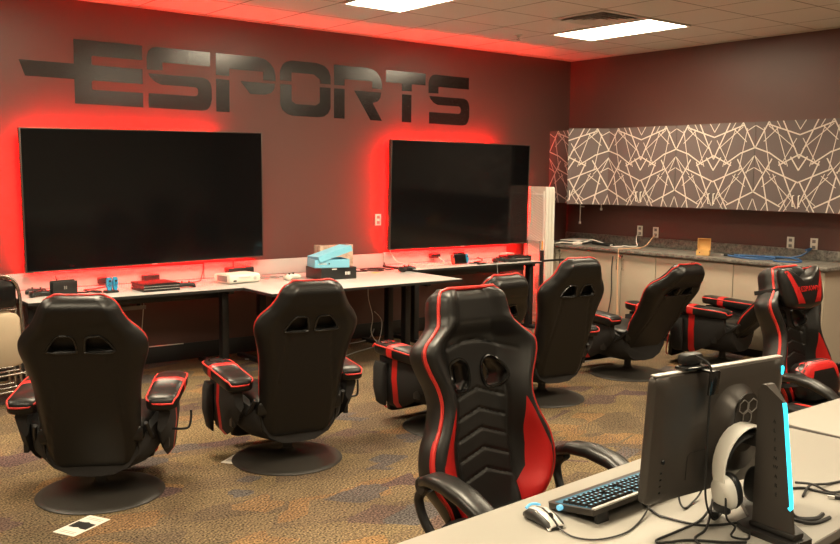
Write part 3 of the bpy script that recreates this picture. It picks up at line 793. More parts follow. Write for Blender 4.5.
# head pillow: winged shape with red flashes
def cushion(name, label, Mx, outline, thick, redpolys, cat):
    t = thing(name, label, cat); t.matrix_world = Mx
    n = 11; loops = []
    cx = sum(p[0] for p in outline)/len(outline); cz = sum(p[1] for p in outline)/len(outline)
    for y, k in ((0, .80), (.15, .93), (.35, .99), (.5, 1), (.68, .97), (.82, .90), (.93, .77), (.985, .55), (1.0, .25)):
        loops.append([(cx+(x-cx)*k, y*thick, cz+(z-cz)*k) for x, z in outline])
    ob = MB().loft(loops).build('cushion', LEATHER, t, angle=70)
    if redpolys:
        pr = MB()
        for pl in redpolys:
            pts = []; m = 5
            # each red flash: strips of quads following the cushion's swell
            (a, b_), (c, d) = pl[0], pl[1]
            (e, f), (g, h) = pl[2], pl[3]
            V = []
            for i in range(9):
                u = i/8; p = (Vector(a if isinstance(a, tuple) else (a, b_)).lerp(Vector((e, f)), u)); q = Vector((c, d)).lerp(Vector((g, h)), u)
                for j in range(7):
                    r = p.lerp(q, j/6)
                    # depth at this point: find loop scale
                    best = 0
                    kk = inside_scale(outline, cx, cz, r)
                    y = depth_of(kk)*thick
                    V.append((r.x, y+.0015, r.y))
            F = [(i*7+j, i*7+j+1, (i+1)*7+j+1, (i+1)*7+j) for i in range(8) for j in range(6)]
            pr.add(V, F)
        pr.build('red_flash', REDL, ob)
    return t, ob
def inside_scale(outline, cx, cz, r):
    dx, dz = r.x-cx, r.y-cz; best = 1e9
    n = len(outline); k = 1.
    for i in range(n):
        a = outline[i-1]; b = outline[i]
        ax, az, bx, bz = a[0]-cx, a[1]-cz, b[0]-cx, b[1]-cz
        ex, ez = bx-ax, bz-az; den = dx*ez-dz*ex
        if abs(den) < 1e-12: continue
        tt = (ax*ez-az*ex)/den; uu = (ax*dz-az*dx)/den
        if tt > 0 and -1e-6 <= uu <= 1+1e-6: best = min(best, tt)
    return min(1., 1/best) if best < 1e8 else 1.
def depth_of(k):
    tab = [(0, 1.0), (.25, 1.0), (.55, .985), (.77, .93), (.90, .82), (.97, .68), (1, .5)]
    return lerp_tab(tab, k)
hp = [(x, z) for x, z, _ in [tuple(v) for v in catmull([(-.185, .11, 0), (-.15, .115, 0), (-.07, .07, 0), (0, .058, 0), (.07, .07, 0), (.15, .115, 0), (.185, .11, 0), (.19, .0, 0), (.165, -.10, 0), (.07, -.125, 0), (0, -.13, 0), (-.07, -.125, 0), (-.165, -.10, 0), (-.19, 0, 0)], 4, True)]]
t, hob = cushion('headrest_pillow', 'winged black head pillow with red flashes and red lettering', pillow_frame(.775, .062), hp, .095,
        [((-.178, .100), (-.160, .104), (-.105, -.112), (-.035, -.118)), ((.178, .100), (.160, .104), (.105, -.112), (.035, -.118))], 'pillow')
text_mesh('RESPAWN', .044, 'lettering', REDL, hob, Matrix.Translation((0, .0962, -.012)) @ Matrix.Rotation(PI, 4, 'Z') @ Matrix.Rotation(PI/2, 4, 'X'), .0006, 1.05, 1.1)
sp_ = []
for j in range(33):
    a = 2*PI*j/32; sp_.append((.19*math.sin(a), -.07+.10*math.cos(a) if math.cos(a) < 0 else -.07+.09*math.cos(a), 0))
b = MB()
V = []; F = []
ringp = [(.19*math.copysign(abs(math.sin(2*PI*j/48))**.5, math.sin(2*PI*j/48)), -.075+.098*math.copysign(abs(math.cos(2*PI*j/48))**.5, math.cos(2*PI*j/48))) for j in range(48)]
for (x, y) in ringp: V += [(x, y, .012), (x, y, -.012)]
F = [(2*i, 2*i+1, (2*i+3) % 96, (2*i+2) % 96) for i in range(48)]
b.add(V, F).build('strap', FABB, t)
lp = [(x, z) for x, z in sellipse(0, 0, .20, .122, 3.2, 44)]
t, lob = cushion('lumbar_pillow', 'black lumbar pillow with a wide red flash along its top', pillow_frame(.235, .045), lp, .13,
        [((-.19, .080), (-.135, -.005), (-.13, .114), (-.10, .060)), ((-.13, .114), (-.10, .060), (.13, .114), (.10, .060)), ((.13, .114), (.10, .060), (.19, .080), (.135, -.005))], 'pillow')
b = MB(); V = []
ringp = [(.275*math.copysign(abs(math.sin(2*PI*j/48))**.6, math.sin(2*PI*j/48)), -.035+.125*math.copysign(abs(math.cos(2*PI*j/48))**.6, math.cos(2*PI*j/48))) for j in range(48)]
for (x, y) in ringp: V += [(x, y, .012), (x, y, -.012)]
b.add(V, F).build('strap', FABB, t)

# ------------------------------------------------------------------ tables along the back wall
def back_table(label, x0, x1, y0, y1, z, legs, panel=None):
    t = thing('table', label, 'table', ((x0+x1)/2, (y0+y1)/2, 0), 0, 'white topped tables along the red wall')
    w, d = x1-x0, y1-y0
    MB().box((0, 0, z-.012), (w, d, .024), bev=.002).build('tabletop', LAMW, t)
    b = MB(); e = .0015
    for sy in (-1, 1): b.box((0, sy*(d/2+e/2), z-.0135), (w+2*e, e, .021))
    for sx in (-1, 1): b.box((sx*(w/2+e/2), 0, z-.0135), (e, d, .021))
    b.build('edge_band', EDGEB, t)
    for sx in (-1, 1):
        xl = sx*(w/2-legs)
        for yy in ((.12, -.16) if d > 1 else (-.16,)):
            MB().box((xl, yy, (z-.024)/2+.01), (.06, .075, z-.045), bev=.004).build('leg', STEELB, t)
        MB().box((xl, -.02 if d < 1 else 0, .018), (.06, d*.86, .034), bev=.006).build('foot', STEELB, t)
        MB().box((xl, 0, z-.045), (.05, d*.8, .035), bev=.004).build('support_arm', STEELB, t)
    MB().box((0, -.05 if d < 1 else .1, z-.07), (w-2*legs, .05, .09), bev=.004).build('crossbar', STEELB, t)
    if panel:
        zt, col = panel
        MB().box((0, d/2+.012, (z+.002+zt)/2), (w-.004, .018, zt-z-.002), bev=.003).build('back_panel', LAMW, t)
    return t
ZA, ZC = .73, .755
back_table('white topped table under the left television', -6.515, -4.80, -.82, -.045, ZA, .07, (.865, 0))
back_table('deep white table in the middle, carrying the light blue box', -4.795, -2.80, -1.32, -.045, ZA, .30, (.875, 0))
back_table('white topped table under the right television', -2.795, -1.04, -.62, -.045, ZC, .07, (.885, 0))
# things hanging under the tables
t = thing('cable_tray', 'grey metal cable tray under the left table', 'cable tray', (-5.62, -.19, .53))
b = MB(); b.box((0, 0, 0), (.40, .10, .006)).box((0, -.05, .015), (.40, .005, .03)).box((0, .05, .015), (.40, .005, .03))
b.build('trough', GREYP, t)
for x in (-.17, .17): MB().box((x, .05, .1), (.03, .012, .17)).build('hanger', STEELB, t)

# post with a side arm at the end of the right table
t = thing('post_stand', 'black steel post with a side arm beside the right table', 'stand', (-1.00, -.575, 0))
MB().box((0, 0, .44), (.035, .03, .86), bev=.003).build('post', STEELB, t)
MB().box((.185, 0, .752), (.335, .03, .022), bev=.003).build('side_arm', STEELB, t)
MB().box((0.02, 0, .012), (.10, .34, .022), bev=.004).build('foot', STEELB, t)
t = MB().lathe([(.004, 0), (.009, .004), (.009, .085), (.003, .11)], n=14).build('marker_pen', ORANGE, loc=(-1.0, -.575, .871))
tag(t, 'orange pen standing on top of the black post', 'pen')

# ------------------------------------------------------------------ folding tables standing on end
def folded_table(x, label, rib):
    t = thing('folding_table', label, 'folding table', (x, -.235, .0), math.radians(-7.3), 'white folding tables stood on end')
    pts = sellipse(0, 0, .20, .785, 24, 72)
    b = MB().prism([(p[0], p[1]+.79) for p in pts], -.019, .019, 'x'); b.build('tabletop', CREAMP, t)
    f = MB()
    for y in (-.16, .16): f.box((-.0215, y, .80), (.005, .028, 1.45), bev=.002)
    for z in (.1, .8, 1.48): f.box((-.021, 0, z), (.004, .30, .03), bev=.002)
    f.build('underside_rim', WHITEP, t)
    if rib:
        g = MB()
        for k in range(46):
            z = .14+.029*k; g.add([(-.0195, -.14, z), (-.0195, .14, z+.10), (-.0225, .14, z+.108), (-.0225, -.14, z+.008), (-.0195, .14, z+.116), (-.0195, -.14, z+.016)], [(0, 1, 2, 3), (3, 2, 4, 5)])
        g.build('ribbing', CREAMP, t)
        MB().tube([(-.030, -.12, .25), (-.030, -.12, .95), (-.030, .12, .95), (-.030, .12, .25)], .007, n=8).build('folded_leg', GREYP, t)
folded_table(-.762, 'white folding table with its ribbed underside showing, next to the right television', True)
folded_table(-.713, 'middle one of the white folding tables stood on end', False)
folded_table(-.664, 'white folding table nearest the corner cabinets, behind the other two', False)

# ------------------------------------------------------------------ folding chairs at the left edge
def folding_chair(loc, rz, lean, label):
    t = thing('folding_chair', label, 'chair', loc, rz, 'folded metal chairs at the left edge')
    t.rotation_euler = (math.radians(lean), 0, rz)
    pts = [(-.225, 0, .02), (-.225, 0, .70), (-.21, 0, .86), (-.16, 0, .93), (-.08, 0, .95), (.08, 0, .95), (.16, 0, .93), (.21, 0, .86), (.225, 0, .70), (.225, 0, .02)]
    MB().tube(pts, .0125, smooth=5, n=10).build('front_frame', CHROME, t)
    pts = [(-.20, .035, .0), (-.20, .035, .62), (-.17, .035, .70), (.17, .035, .70), (.20, .035, .62), (.20, .035, .0)]
    b = MB().tube(pts, .011, smooth=5, n=10)
    b.build('rear_frame', CHROME, t)
    for z in (.12, .24): MB().tube([(-.225, 0, z), (.225, 0, z)], .009, n=10).build('crossbar', CHROME, t)
    loops = [[(x, y+.012*math.cos(PI*0), z) for x, y in sellipse(0, 0, a, d, 4, 28)] for z, a, d in ((.72, .17, .006), (.73, .20, .012), (.86, .205, .012), (.90, .19, .010), (.91, .15, .005))]
    MB().loft(loops).build('back_panel', GLOSSB, t, angle=50)
    loops = [[(x, y-.03, z) for x, y in sellipse(0, 0, a, d, 4, 28)] for z, a, d in ((.305, .16, .010), (.32, .185, .022), (.64, .19, .024), (.67, .17, .018), (.685, .13, .008))]
    MB().loft(loops).build('seat_cushion', TANF, t, angle=50)
    return t
for k in range(3):
    folding_chair((-6.775-.01*k, -.98+.13*k, 0), .25, -6, ('front folded metal chair with a tan pad, at the left edge', 'second folded metal chair at the left edge, right behind the front one', 'rearmost folded metal chair at the left edge')[k])

# ------------------------------------------------------------------ things on the back tables
def cable(name, label, pts, r, material, group=None, smooth=6):
    o = MB().tube(pts, r, n=6, smooth=smooth).build(name, material); return tag(o, label, 'cable', group)
def gamepad(label, loc, rz, material, group='loose game controllers', s=1.):
    t = thing('game_controller', label, 'game controller', loc, rz, group)
    loops = []
    for x, yc, d, h, zc in ((-.078, -.03, .012, .010, .018), (-.074, -.022, .026, .017, .02), (-.058, -.004, .042, .020, .023), (-.03, .010, .034, .019, .025), (0, .014, .030, .017, .025), (.03, .010, .034, .019, .025), (.058, -.004, .042, .020, .023), (.074, -.022, .026, .017, .02), (.078, -.03, .012, .010, .018)):
        loops.append([(x*s, (yc+y)*s, (zc+z)*s) for y, z in sellipse(0, 0, d, h, 2.6, 16)])
    b = MB().loft(loops).build('shell', material, t, angle=60)
    for x, y in ((-.03, -.004), (.03, -.004)):
        MB().lathe([(.009*s, .040*s), (.006*s, .044*s), (.006*s, .050*s), (.010*s, .053*s), (.006*s, .055*s)], n=14, M=Matrix.Translation((x*s, y*s, 0))).build('thumbstick', PLAS, t)
    for x in (-.055, .055): MB().lathe([(.011*s, .040*s), (.011*s, .0445*s), (.008*s, .046*s)], n=12, M=Matrix.Translation((x*s, .012*s, 0))).build('button_pad', GREYP, t)
    return t
# left table
t = thing('console_dock', 'black upright console dock at the left end of the left table', 'console dock', (-6.17, -.50, ZA), math.radians(10))
MB().box((0, .022, .058), (.20, .014, .112), bev=.005).box((0, -.022, .055), (.20, .012, .106), bev=.005).box((0, 0, .008), (.20, .055, .016), bev=.004).build('shell', PLAS, t)
b = MB().box((-.006, -.029, .06), (.009, .002, .026), bev=.0008).box((.008, -.029, .06), (.009, .002, .026), bev=.0008)
b.build('emblem', GREYP, t)
gamepad('small black controller lying left of the console dock', (-6.36, -.50, ZA), .3, PLAS)
gamepad('second black controller tucked behind the console dock', (-6.33, -.34, ZA), -.4, PLAS)
cable('power_cable', 'bundle of black cord beside the console dock', [(-6.40, -.40, ZA+.008), (-6.33, -.43, ZA+.01), (-6.27, -.40, ZA+.012), (-6.25, -.33, ZA+.01), (-6.32, -.27, ZA+.01), (-6.20, -.24, ZA+.01), (-6.1, -.20, ZA+.01), (-6.08, -.06, ZA+.02), (-6.12, -.035, .90)], .0045, CABLE, 'cords on the left table')
cable('power_cable', 'black cord running between the dock and the blue controllers', [(-6.05, -.45, ZA+.006), (-5.99, -.49, ZA+.008), (-5.93, -.44, ZA+.01), (-5.88, -.50, ZA+.008), (-5.92, -.55, ZA+.008), (-5.98, -.38, ZA+.012), (-5.86, -.30, ZA+.008), (-5.7, -.15, ZA+.008), (-5.66, -.05, ZA+.03)], .005, CABLE, 'cords on the left table')
t = thing('charging_stand', 'black charging stand holding two blue controllers', 'charging stand', (-5.82, -.55, ZA), math.radians(8))
MB().box((0, 0, .010), (.10, .075, .02), bev=.006).box((0, .01, .05), (.018, .03, .08), bev=.004).build('body', PLAS, t)
for k, x in enumerate((-.024, .028)):
    j = thing('side_controller', ('left one of two small blue controllers on the charging stand', 'right one of two small blue controllers on the charging stand')[k], 'game controller', (-5.82+x*math.cos(.14), -.568+x*math.sin(.14), ZA+.021), math.radians(8), 'small blue controllers')
    MB().prism([(p[0], p[1]+.052) for p in sellipse(0, 0, .019, .052, 3, 28)], -.014, .010, 'y').build('shell', BLUEP, j)
    MB().lathe([(.008, 0), (.006, .006), (.009, .010), (.005, .012)], n=14, M=Matrix.Translation((0, -.014, .075)) @ Matrix.Rotation(PI/2, 4, 'X')).build('thumbstick', PLAS, j)
    b = MB()
    for dx, dz in ((0, .008), (0, -.008), (.008, 0), (-.008, 0)): b.lathe([(.0034, 0), (.003, .003)], n=10, M=Matrix.Translation((dx, -.014, .040+dz)) @ Matrix.Rotation(PI/2, 4, 'X'))
    b.build('buttons', PLAS, j)
t = thing('game_console', 'flat black layered console in the middle of the left table', 'game console', (-5.46, -.56, ZA), math.radians(2))
for z, dx in ((.010, 0), (.032, .005), (.054, 0)):
    b = MB(); P_ = [(-.155, -.13), (.155, -.13), (.145, .15), (-.145, .15)]
    b.prism([(x+dx, y) for x, y in P_], z-.009, z+.009, 'z'); b.build('layer', PLAS, t)
MB().box((0, .01, .032), (.27, .24, .05)).build('core', GLOSSB, t)
for z in (.021, .043): MB().box((0, -.1315, z), (.30, .002, .003)).build('trim_line', SILV, t)
gamepad('black controller just right of the layered console', (-5.20, -.56, ZA), -.2, PLAS)
for x, lb in ((-5.71, 'black adapter box on the back panel above the blue controllers'), (-5.31, 'black adapter box on the back panel above the layered console')):
    t = thing('power_adapter', lb, 'adapter', (x, -.075, ZA+.045), 0, 'black adapters under the left television')
    MB().box((0, 0, 0), (.15 if x > -5.5 else .11, .05, .055), bev=.008).build('case', PLAS, t); MB().box((0, -.026, .01), (.03, .003, .012)).build('socket', INK, t)
cable('power_cable', 'thin black cord lying across the table behind the layered console', [(-5.30, -.10, ZA+.03), (-5.2, -.22, ZA+.006), (-5.05, -.28, ZA+.005), (-4.92, -.22, ZA+.005), (-4.86, -.12, ZA+.02), (-4.81, -.055, .82), (-4.80, -.03, .90)], .004, CABLE, 'cords on the left table')
t = thing('game_console', 'cream white console at the right end of the left table', 'game console', (-4.665, -.44, ZA), math.radians(8))
loops = []
for x, k in ((-.155, .8), (-.15, .95), (-.10, 1), (-.05, .93), (0, .90), (.05, .93), (.10, 1), (.15, .95), (.155, .8)):
    loops.append([(x, y, .043+z) for y, z in sellipse(0, 0, .128*(.9+.1*k), .042*k, 6, 32)])
MB().loft(loops).build('case', CREAMP, t, angle=40)
MB().box((-.01, -.129, .056), (.12, .004, .010), bev=.001).build('disc_tray', SILV, t)
MB().lathe([(.016, 0), (.016, .004), (.013, .005)], n=22, M=Matrix.Translation((.10, -.126, .043)) @ Matrix.Rotation(PI/2, 4, 'X')).build('power_button', SILV, t)
MB().box((-.11, -.128, .028), (.03, .004, .014)).build('memory_slot', INK, t)
MB().box((-.1565, 0, .043), (.003, .15, .05), bev=.001).build('side_vent', GREYP, t)
t = thing('router', 'small black router with an antenna behind the cream console', 'router', (-4.49, -.13, ZA), 0)
MB().box((0, 0, .05), (.26, .09, .10), bev=.01).build('case', PLAS, t); MB().tube([(-.06, .0, .09), (-.06, .0, .165)], .005).tube([(-.085, 0, .168), (-.035, 0, .168)], .004).build('antenna', PLAS, t)
# middle table
cable('controller_cable', 'grey coil of controller cord right of the cream console', [(-4.42, -.30, ZA+.006), (-4.34, -.24, ZA+.012), (-4.28, -.32, ZA+.008), (-4.36, -.38, ZA+.012), (-4.40, -.30, ZA+.016), (-4.26, -.22, ZA+.012), (-4.18, -.30, ZA+.008), (-4.25, -.38, ZA+.01), (-4.32, -.28, ZA+.018), (-4.2, -.22, ZA+.008), (-4.12, -.3, ZA+.006)], .006, CABLEG, 'cords on the middle table')
gamepad('cream white controller on the middle table, left of the light blue box', (-4.17, -.52, ZA), .5, CREAMP, s=1.15)
t = thing('storage_box', 'black box under the light blue box, with small white lettering', 'box', (-3.79, -.60, ZA), math.radians(-3))
MB().box((0, 0, .055), (.37, .30, .11), bev=.004).build('carton', PLAS, t)
b = MB()
for k, w in enumerate((.012, .008, .012, .008)): b.box((.07+.014*k, -.1508, .055), (w, .001, .028))
b.build('printed_mark', WHITEI, t); MB().box((-.05, -.1508, .097), (.05, .001, .010)).build('label_strip', WHITEI, t)
t = thing('gift_box', 'light blue open box with its lid tipped up, on the black box', 'box', (-3.84, -.63, ZA+.111), math.radians(-14))
b = MB(); w_, d_, h_ = .33, .24, .075
b.box((0, 0, .003), (w_, d_, .006)); 
for sx in (-1, 1): b.box((sx*(w_/2-.003), 0, h_/2), (.006, d_, h_))
for sy in (-1, 1): b.box((0, sy*(d_/2-.003), h_/2), (w_-.012, .006, h_))
b.build('tray', BLUEC, t)
Ml = Matrix.Translation((.02, .01, h_+.045)) @ Matrix.Rotation(math.radians(-17), 4, 'Y') @ Matrix.Rotation(.12, 4, 'Z')
b = MB(); b.box((0, 0, .025), (w_+.01, d_+.01, .006), M=Ml)
for sx in (-1, 1): b.box((sx*(w_/2+.003), 0, 0), (.006, d_+.01, .05), M=Ml)
for sy in (-1, 1): b.box((0, sy*(d_/2+.003), 0), (w_, .006, .05), M=Ml)
b.build('lid', BLUEC, t)
b = MB().box((-.03, -d_/2-.0006, .038), (.012, .001, .012)); b.build('printed_dot', INK, t)
b = MB()
for k in range(6): b.box((-.13+.014*k, -d_/2-.0006, .036), (.009, .001, .009))
b.build('printed_mark', WHITEI, t)
BOXP = mat('patterned_carton', (.50, .36, .28), .6, var=.75, bscale=26)
t = thing('game_box', 'patterned tan carton standing behind the light blue box', 'box', (-3.56, -.28, ZA), math.radians(-4))
MB().box((0, 0, .14), (.36, .13, .28), bev=.002).build('carton', BOXP, t)
b = MB()
for k in range(7): b.box((-.07+.024*k, -.0655, .245), (.017, .001, .022))
b.build('printed_title', INK, t)
MB().box((0, 0, .2808), (.30, .08, .001)).build('label_strip', INK, t)
cable('power_cable', 'tangle of black cords right of the boxes on the middle table', [(-3.3, -.25, ZA+.006), (-3.2, -.32, ZA+.008), (-3.1, -.22, ZA+.012), (-3.0, -.33, ZA+.008), (-3.12, -.38, ZA+.01), (-3.22, -.24, ZA+.016), (-3.05, -.15, ZA+.012), (-2.92, -.22, ZA+.008), (-2.98, -.36, ZA+.012), (-2.86, -.30, ZA+.01), (-2.82, -.12, ZA+.02), (-2.80, -.06, ZA+.05)], .006, CABLE, 'cords on the middle table')
t = tag(MB().box((0, 0, .0015), (.085, .055, .003)).build('card', YELP, loc=(-3.18, -.45, ZA), rotz=.4), 'small yellow card beside the cord tangle', 'card')
t = tag(MB().box((0, 0, .0015), (.085, .055, .003)).build('card', PAPER, loc=(-3.28, -.38, ZA), rotz=-.5), 'small white card beside the cord tangle', 'card')
t = thing('usb_stick', 'small black stick on the middle table behind the boxes', 'usb stick', (-3.25, -.13, ZA), .2)
MB().box((0, 0, .008), (.07, .025, .015), bev=.003).build('body', PLAS, t); MB().box((.042, 0, .008), (.016, .014, .008)).build('plug', SILV, t)
gamepad('black controller near the right front corner of the middle table', (-2.86, -.52, ZA), .3, PLAS, s=1.25)
# right table
t = thing('handheld_console', 'handheld console with a red and a blue side, on the right table', 'handheld console', (-2.06, -.42, ZC), math.radians(3))
t.rotation_euler = (math.radians(-14), 0, math.radians(3))
MB().box((0, 0, .058), (.175, .014, .105), bev=.004).build('tablet', PLAS, t); MB().box((0, -.0075, .058), (.155, .001, .088)).build('screen', SCREEN, t)
for sx, m_ in ((-1, REDP), (1, BLUEP)):
    o = MB().prism([(sx*.103+p[0], p[1]+.058) for p in sellipse(0, 0, .0155, .052, 3.4, 24)], -.012, .010, 'y').build('grip', m_, t)
    o['label'] = 'red grip' if sx < 0 else 'blue grip'
    MB().lathe([(.007, 0), (.006, .006), (.008, .009), (.004, .011)], n=12, M=Matrix.Translation((sx*.103, -.012, .08)) @ Matrix.Rotation(PI/2, 4, 'X')).build('thumbstick', PLAS, o)
for x, lb in ((-2.14, 'black adapter on the red back panel, left of the handheld console'), (-1.80, 'black adapter on the red back panel, right of the handheld console')):
    t = thing('power_adapter', lb, 'adapter', (x, -.08, ZC+.07), 0, 'black adapters under the right television')
    MB().box((0, 0, 0), (.13, .05, .05), bev=.008).build('case', PLAS, t); MB().box((0, -.026, .01), (.03, .003, .012)).build('socket', INK, t)
cable('power_cable', 'pale cord looping down the back panel of the right table', [(-2.72, -.035, .93), (-2.70, -.06, .86), (-2.66, -.12, ZC+.03), (-2.52, -.22, ZC+.006), (-2.4, -.28, ZC+.006), (-2.25, -.30, ZC+.006), (-2.12, -.22, ZC+.01), (-2.10, -.09, ZC+.06)], .005, CABLEW, 'cords on the right table')
cable('power_cable', 'black cord on the right table, right of the handheld console', [(-1.93, -.40, ZC+.006), (-1.85, -.46, ZC+.006), (-1.78, -.42, ZC+.008), (-1.82, -.36, ZC+.008), (-1.72, -.33, ZC+.006), (-1.6, -.25, ZC+.006), (-1.52, -.15, ZC+.006), (-1.5, -.05, ZC+.02)], .006, CABLE, 'cords on the right table')
cable('power_cable', 'thin grey cord hanging over the front of the right table', [(-1.76, -.40, ZC+.006), (-1.745, -.55, ZC+.006), (-1.74, -.63, ZC+.004), (-1.735, -.64, ZC-.04), (-1.71, -.635, .55), (-1.70, -.63, .35), (-1.72, -.60, .1), (-1.8, -.5, .012)], .004, CABLEG, 'cords on the right table')
t = thing('remote_control', 'slim black remote on the right table beside the handheld console', 'remote', (-1.86, -.53, ZC), .3)
MB().box((0, 0, .009), (.14, .04, .016), bev=.005).build('body', PLAS, t); MB().box((0, 0, .018), (.10, .026, .002)).build('keypad', GREYP, t)
gamepad('black controller left of the small console on the right table', (-1.56, -.47, ZC), .1, PLAS, s=1.1)
gamepad('black controller leaning against the small console on the right table', (-1.43, -.50, ZC), -.3, PLAS)
t = thing('game_console', 'flat black console near the right end of the right table', 'game console', (-1.25, -.40, ZC), math.radians(-3))
MB().box((0, 0, .030), (.30, .22, .06), bev=.008).build('case', PLAS, t); MB().box((0, -.1105, .03), (.24, .002, .004)).build('disc_slot', SILV, t)
t = thing('small_tray', 'small pale tray against the back panel at the right table end', 'tray', (-1.13, -.15, ZC), 0)
b = MB().box((0, 0, .06), (.13, .10, .004)); b.build('shelf', CREAMP, t); 
for x in (-.06, .06): MB().box((x, 0, .03), (.006, .10, .06)).build('support', CREAMP, t)
# cords under the tables
cable('floor_cable', 'pale cord lying on the floor under the middle table', [(-4.55, -.35, .01), (-4.2, -.55, .008), (-3.8, -.45, .008), (-3.4, -.25, .008), (-3.1, -.2, .02), (-2.95, -.1, .10)], .006, CABLEG, 'cords under the tables')
cable('floor_cable', 'second cord lying further forward on the floor under the middle table', [(-4.3, -.75, .008), (-3.9, -.80, .008), (-3.5, -.62, .008), (-3.2, -.5, .008), (-2.9, -.4, .008)], .005, CABLEG, 'cords under the tables')
cable('floor_cable', 'white cord hanging beside a leg of the middle table', [(-3.24, -.42, .70), (-3.26, -.44, .5), (-3.22, -.46, .3), (-3.25, -.48, .15), (-3.18, -.5, .05), (-3.15, -.52, .25), (-3.2, -.46, .35)], .004, CABLEW, 'cords under the tables')
cable('floor_cable', 'thin pale cord hanging down under the left table', [(-5.42, -.22, .70), (-5.43, -.2, .5), (-5.42, -.12, .3), (-5.44, -.08, .17), (-5.3, -.03, .155), (-5.0, -.03, .153)], .004, CABLEW, 'cords under the tables')

# ------------------------------------------------------------------ things on the long counter
ZK = .921
def laptop(loc, rz, m_, label):
    t = thing('laptop', label, 'laptop', loc, rz, 'closed laptops on the counter')
    MB().box((0, 0, .008), (.36, .25, .014), bev=.004).build('base', PLAS, t); MB().box((0, 0, .0195), (.36, .25, .009), bev=.003).build('lid', m_, t)
laptop((-.36, -.50, ZK), .35, SILV, 'lower closed laptop of the pair in the counter corner')
laptop((-.35, -.49, ZK+.0245), .30, SILV, 'silver closed laptop lying on top of the other in the counter corner')
t = thing('power_adapter', 'white power adapter on the counter in front of the laptops', 'adapter', (-.52, -.66, ZK), .2)
MB().box((0, 0, .018), (.10, .07, .034), bev=.006).build('case', WHITEP, t); MB().box((.055, 0, .018), (.012, .02, .012)).build('plug', WHITEP, t)
t = thing('battery_pack', 'long black battery pack on the counter beside the laptops', 'battery pack', (-.30, -.85, ZK), -.25)
MB().box((0, 0, .014), (.09, .32, .026), bev=.006).build('case', PLAS, t); MB().box((0, -.161, .014), (.03, .003, .01)).build('port', SILV, t)
cable('power_cable', 'white cord looping from the white adapter over the laptops', [(-.57, -.64, ZK+.018), (-.62, -.5, ZK+.02), (-.66, -.35, ZK-.02), (-.66, -.28, ZK-.10)], .005, CABLEW, 'cords on the counter')
cable('power_cable', 'white cord running along the counter to the first outlet', [(-.47, -.66, ZK+.02), (-.40, -.72, ZK+.045), (-.30, -.70, ZK+.05), (-.34, -.98, ZK+.006), (-.42, -1.08, ZK+.006), (-.36, -1.18, ZK+.006), (-.26, -1.10, ZK+.008), (-.30, -1.25, ZK+.006), (-.16, -1.22, ZK+.01), (-.10, -1.16, ZK+.06), (-.07, -1.14, ZK+.11), (-.03, -1.13, 1.06), (-.012, -1.13, 1.065)], .0055, CABLEW, 'cords on the counter')
cable('power_cable', 'pale cord from the second outlet down in front of the tan doors', [(-.012, -1.35, 1.06), (-.08, -1.36, 1.02), (-.2, -1.38, ZK+.03), (-.34, -1.40, ZK+.006), (-.5, -1.38, ZK+.006), (-.64, -1.37, ZK+.004), (-.652, -1.37, ZK-.03), (-.655, -1.37, .6), (-.65, -1.375, .25), (-.66, -1.38, .012)], .006, CABLEO, 'cords on the counter')
cable('power_cable', 'dark cord hanging in front of the tan cabinet doors', [(-.62, -1.27, .84), (-.635, -1.27, .7), (-.635, -1.275, .45), (-.64, -1.25, .25), (-.66, -1.20, .012)], .006, CABLE, 'cords on the counter')
cable('network_cable', 'blue cables lying in loops on the counter at the right', [(-.15, -3.2, ZK+.10), (-.05, -3.2, 1.03), (-.1, -3.1, ZK+.03), (-.2, -2.9, ZK+.006), (-.42, -2.75, ZK+.006), (-.30, -2.6, ZK+.006), (-.18, -2.8, ZK+.012), (-.35, -3.0, ZK+.010), (-.48, -2.85, ZK+.006), (-.4, -2.55, ZK+.012), (-.22, -2.5, ZK+.006), (-.3, -2.95, ZK+.018), (-.5, -3.1, ZK+.006), (-.4, -3.3, ZK+.008), (-.2, -3.05, ZK+.02), (-.28, -2.45, ZK+.006)], .009, CABLEB, 'cords on the counter')
t = thing('usb_adapter', 'small black adapter on the counter right of the cardboard box', 'adapter', (-.33, -2.50, ZK), .6)
MB().box((0, 0, .012), (.06, .10, .022), bev=.005).build('case', PLAS, t); MB().box((0, .06, .012), (.015, .03, .008)).build('plug', SILV, t)
t = thing('cardboard_box', 'small open cardboard box standing on the counter', 'box', (-.47, -2.30, ZK), math.radians(-62))
b = MB(); w_, d_, h_ = .125, .10, .055; k = .004
b.box((0, 0, k/2), (w_, d_, k)).box((0, -d_/2+k/2, h_/2), (w_, k, h_)).box((0, d_/2-k/2, h_/2), (w_, k, h_)).box((-w_/2+k/2, 0, h_/2), (k, d_-2*k, h_)).box((w_/2-k/2, 0, h_/2), (k, d_-2*k, h_))
b.build('tray', CARD, t)
Ml = Matrix.Translation((0, d_/2, h_)) @ Matrix.Rotation(math.radians(-8), 4, 'X')
b = MB().box((0, .002, .055), (w_, k, .11), M=Ml).box((0, -.018, .108), (w_, .04, k), M=Ml).box((-w_/2+.002, -.016, .06), (k, .034, .09), M=Ml).box((w_/2-.002, -.016, .06), (k, .034, .09), M=Ml)
b.build('lid', CARD, t)
MB().box((-.03, -d_/2-.0005, .03), (.010, .001, .012)).build('printed_mark', INK, t)
